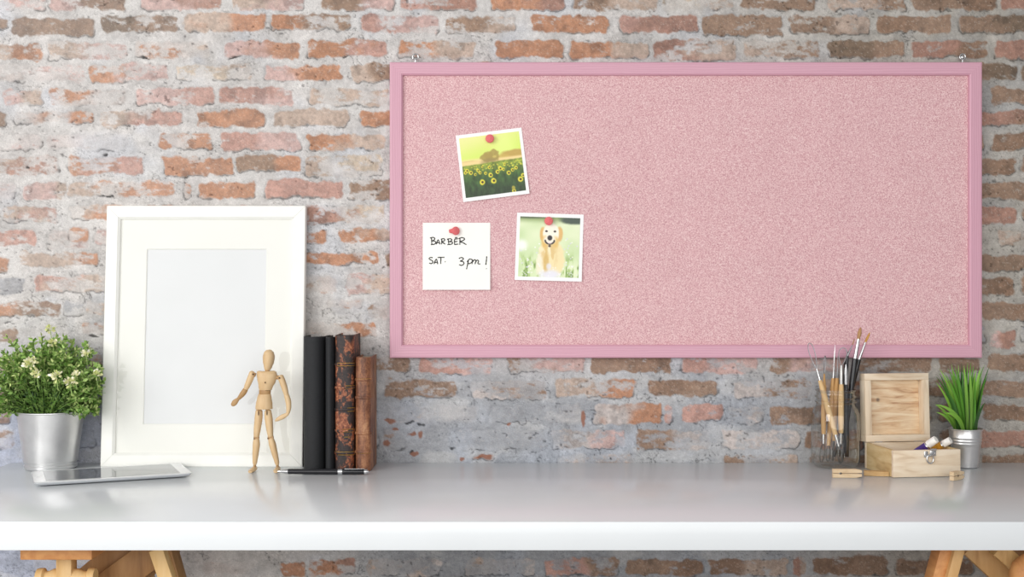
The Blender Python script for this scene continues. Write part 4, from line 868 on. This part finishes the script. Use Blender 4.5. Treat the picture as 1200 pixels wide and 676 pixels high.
painttube('orange paint tube with a white cap, right of the purple one', at(1086, 531, -.140), at(1114, 515.5, -.176), .0078, (206,150,52))

# ------------------------------------------------------------------ CLOTHES PEGS
pegw = wood('peg_wood', (198,168,128), (220,194,156), (230,208,174), (.3, 1, 1), freq=60)
def peg(label, c, ang, L=.066, mat=None, side=False):
    c = Vector(c); r = Matrix.Rotation(ang, 3, 'Z'); t = thing('clothespin', label, 'clothespin', c, 'wooden clothespins on the desk')
    h = .0086
    for k_ in (0, 1):
        z0 = .0005+k_*(h+.0012) if not side else .0005
        yo = 0 if not side else (k_-.5)*(h+.0016)
        prof = [(-L/2, 0), (L/2-.012, 0), (L/2, .0025), (L/2, h*.9), (L/2-.012, h), (-L/2+.020, h), (-L/2+.018, h-.0015), (-L/2+.015, h-.0015), (-L/2+.013, h), (-L/2, h)]
        if k_: prof = [(x, h-z) for x, z in prof]
        mb = MB(); n = len(prof); wd = .0100
        vs = []
        for s_ in (-1, 1):
            for x, z in prof:
                v = Vector((x, s_*wd/2, z+z0)) if not side else Vector((x, yo+(z-h/2), .0005+(s_+1)*wd/2))
                vs.append(c+r @ v)
        mb.add(vs, [tuple(range(n)), tuple(range(2*n-1, n-1, -1))]+[(i, (i+1) % n, (i+1) % n+n, i+n) for i in range(n)]).build('prong', mat or pegw, t, smooth=False)
    mb = MB(); cc = c+r @ Vector((-L/2+.0165, 0, (.0005+h+.0006) if not side else .0055)); pts = []
    ax = r @ Vector((0, 1, 0)) if not side else Vector((0, 0, 1)); ux = r @ Vector((1, 0, 0)); uz = ax.cross(ux)
    for k_ in range(41): a = k_/40*6*PI; pts.append(cc+ax*(-.0045+.009*k_/40)+(ux*math.cos(a)+uz*math.sin(a))*.0024)
    mb.tube(pts, .0006, 5); mb.build('spring', wire, t); return t
c = at(992.5, 558.5, -.222); peg('wooden clothespin lying in front of the glass jar', (c.x, -.222, 0), math.radians(-1), .062)
peg('darker wooden clothespin lying between the jar and the box', (at(1026, 555, -.19).x, -.196, 0), math.radians(-14), .052, wood('peg_wood_dark', (168,128,78), (196,158,104), (206,172,120), (.3, 1, 1), freq=60), side=True)
c = at(1120, 558, -.245); peg('small wooden clothespin leaning end-on before the box corner', (c.x, -.252, 0), math.radians(38), .040)

# ------------------------------------------------------------------ SMALL GRASS POT
QC = Vector((at(1131.5, 548, -.068).x, -.068, 0)); qs = 500*DIST/(DIST-.068)
gp = thing('potted_grass', 'small galvanised bucket of bright green grass beside the pine box', 'plant', QC)
r1, r0 = 19/qs, 14.2/qs; zt = EYE-(502-338)/qs
prof = [(0, .0006), (r0-.002, .0006), (r0, .002), (r0+.0002, .006), (r0+(r1-r0)*.60, zt*.60), (r0+(r1-r0)*.62+.0012, zt*.63), (r0+(r1-r0)*.66, zt*.66), (r0+(r1-r0)*.70+.0014, zt*.70), (r0+(r1-r0)*.74, zt*.74), (r0+(r1-r0)*.78+.0012, zt*.78), (r0+(r1-r0)*.82, zt*.81), (r1-.0006, zt-.003), (r1+.0012, zt-.002), (r1+.0014, zt), (r1, zt+.0008), (r1-.0012, zt-.002), (r0+.002, .01), (0, .01)]
MB().lathe(QC, prof, 56).build('bucket', galv('galvanised_bucket', (228,228,228), .3), gp, ang=30)
MB().lathe(QC, [(0, zt-.006), (r1-.003, zt-.008), (r1-.0032, zt-.012), (0, zt-.012)], 30).build('soil', plain('moss_soil', (58,66,34), .95, var=.4, nscale=200), gp)
gb = MB(); GG = [sl(c) for c in ((56,108,30), (84,142,40), (122,174,62), (42,84,28), (156,194,92))]
def blade(base, tip, w, col, sag=.0):
    P_ = []; K = 9; mid = (base+tip)/2+Vector(((base.x-tip.x)*.28, 0, .012+sag))
    for i in range(K+1): q = i/K; P_.append(base*(1-q)**2+mid*2*q*(1-q)+tip*q*q)
    for p in P_: p.y = min(p.y, -.005)
    face = Vector((random.uniform(-.8, .8), -1, 0)).normalized(); vs = []; o = len(gb.v)
    for i, p in enumerate(P_):
        q = i/K; tan = (P_[min(i+1, K)]-P_[max(i-1, 0)]).normalized(); s_ = tan.cross(face).normalized(); ww = w*(.7+.5*math.sin(min(q*2.2, 1.57)))*(1-q**2.4)+.0002
        vs += [p-s_*ww/2, p+face.cross(Vector((0,0,1)))*0+face*-.0*1+Vector((0, .0008*(1-q), 0)), p+s_*ww/2]
    gb.add(vs, [(3*i, 3*i+1, 3*i+4, 3*i+3) for i in range(K)]+[(3*i+1, 3*i+2, 3*i+5, 3*i+4) for i in range(K)])
    for i in range(K+1):
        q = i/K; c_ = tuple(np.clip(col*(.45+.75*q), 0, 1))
        for k_ in range(3): gb.c[o+3*i+k_] = c_
random.seed(21)
TIPS = [(1096,474),(1097,441),(1101,432),(1106,436),(1111,431),(1115,426),(1119,429),(1123,427),(1127,425),(1130,428),(1134,424),(1138,424),(1141,428),(1144,432),(1149,430),(1154,427),(1160,428),(1157,436),(1151,440),(1153,460),(1103,482),(1118,440),(1129,438),(1137,442),(1146,446),(1109,450),(1124,450),(1133,455),(1142,458),(1114,462)]
for i, (px, py) in enumerate(TIPS*2):
    px += random.uniform(-2, 2)*(i >= len(TIPS)); py += random.uniform(0, 14)*(i >= len(TIPS))
    dy = random.uniform(-.035, .03); tip = at(px, py, QC.y+dy); base = QC+Vector(((px-1131)/qs*.33+random.uniform(-.006, .006), dy*.5, zt-.006))
    blade(base, tip, random.uniform(.0050, .0080), GG[random.choice((0, 1, 1, 2, 3, 2))]*random.uniform(.85, 1.15))
for (px, py, w) in ((1096.5,474,.009),(1107,484,.010)):
    blade(QC+Vector((-.012, -.02, zt-.006)), at(px, py, QC.y-.03), w, GG[2], .012)
gb.build('grass_blades', vcol('grass_leaf', .4, Specular_IOR_Level=.4), gp, cols=True)['kind'] = 'stuff'

# ------------------------------------------------------------------ LIGHT
w = bpy.data.worlds.new('World'); sc.world = w; w.use_nodes = True; nt_ = w.node_tree; bg = nt_.nodes['Background']
tc = nt_.nodes.new('ShaderNodeTexCoord'); sp = nt_.nodes.new('ShaderNodeSeparateXYZ'); nt_.links.new(tc.outputs['Generated'], sp.inputs[0])
def wn(op, a, b, c=None):
    n = nt_.nodes.new('ShaderNodeMath'); n.operation = op
    for i, v in enumerate((a, b, c)):
        if v is None: continue
        if isinstance(v, (int, float)): n.inputs[i].default_value = v
        else: nt_.links.new(v, n.inputs[i])
    return n.outputs[0]
# a bright room side to the left and front, dimmer to the right and below
lf = wn('MULTIPLY_ADD', sp.outputs['X'], -.30, .62); ft = wn('MULTIPLY_ADD', sp.outputs['Y'], -.22, lf); up_ = wn('MULTIPLY_ADD', sp.outputs['Z'], .16, ft)
cr_ = nt_.nodes.new('ShaderNodeCombineColor'); nt_.links.new(up_, cr_.inputs[0]); nt_.links.new(up_, cr_.inputs[1]); nt_.links.new(wn('MULTIPLY', up_, 1.03), cr_.inputs[2])
nt_.links.new(cr_.outputs[0], bg.inputs['Color']); bg.inputs['Strength'].default_value = .56
def area(name, loc, target, size, power, col=(1,1,1)):
    l = bpy.data.lights.new(name, 'AREA'); l.shape = 'RECTANGLE'; l.size, l.size_y = size; l.energy = power; l.color = col
    o = bpy.data.objects.new(name, l); COL.objects.link(o); o.location = loc
    o.rotation_euler = (Vector(target)-Vector(loc)).to_track_quat('-Z', 'Y').to_euler(); return o
area('window_light', (-2.6, -2.6, 1.15), (-.1, 0, .15), (1.5, 1.8), 52, (1, .985, .96))
area('room_light', (0, -4.4, .75), (0, 0, .2), (5.2, 2.2), 88, (1, .99, .97))
cam = bpy.data.cameras.new('camera'); cam.sensor_width = 36; cam.lens = 36*(500*DIST)/1200; cam.clip_start = .05
co_ = bpy.data.objects.new('camera', cam); COL.objects.link(co_); co_.location = (0, -DIST, EYE); co_.rotation_euler = (PI/2, 0, 0); sc.camera = co_
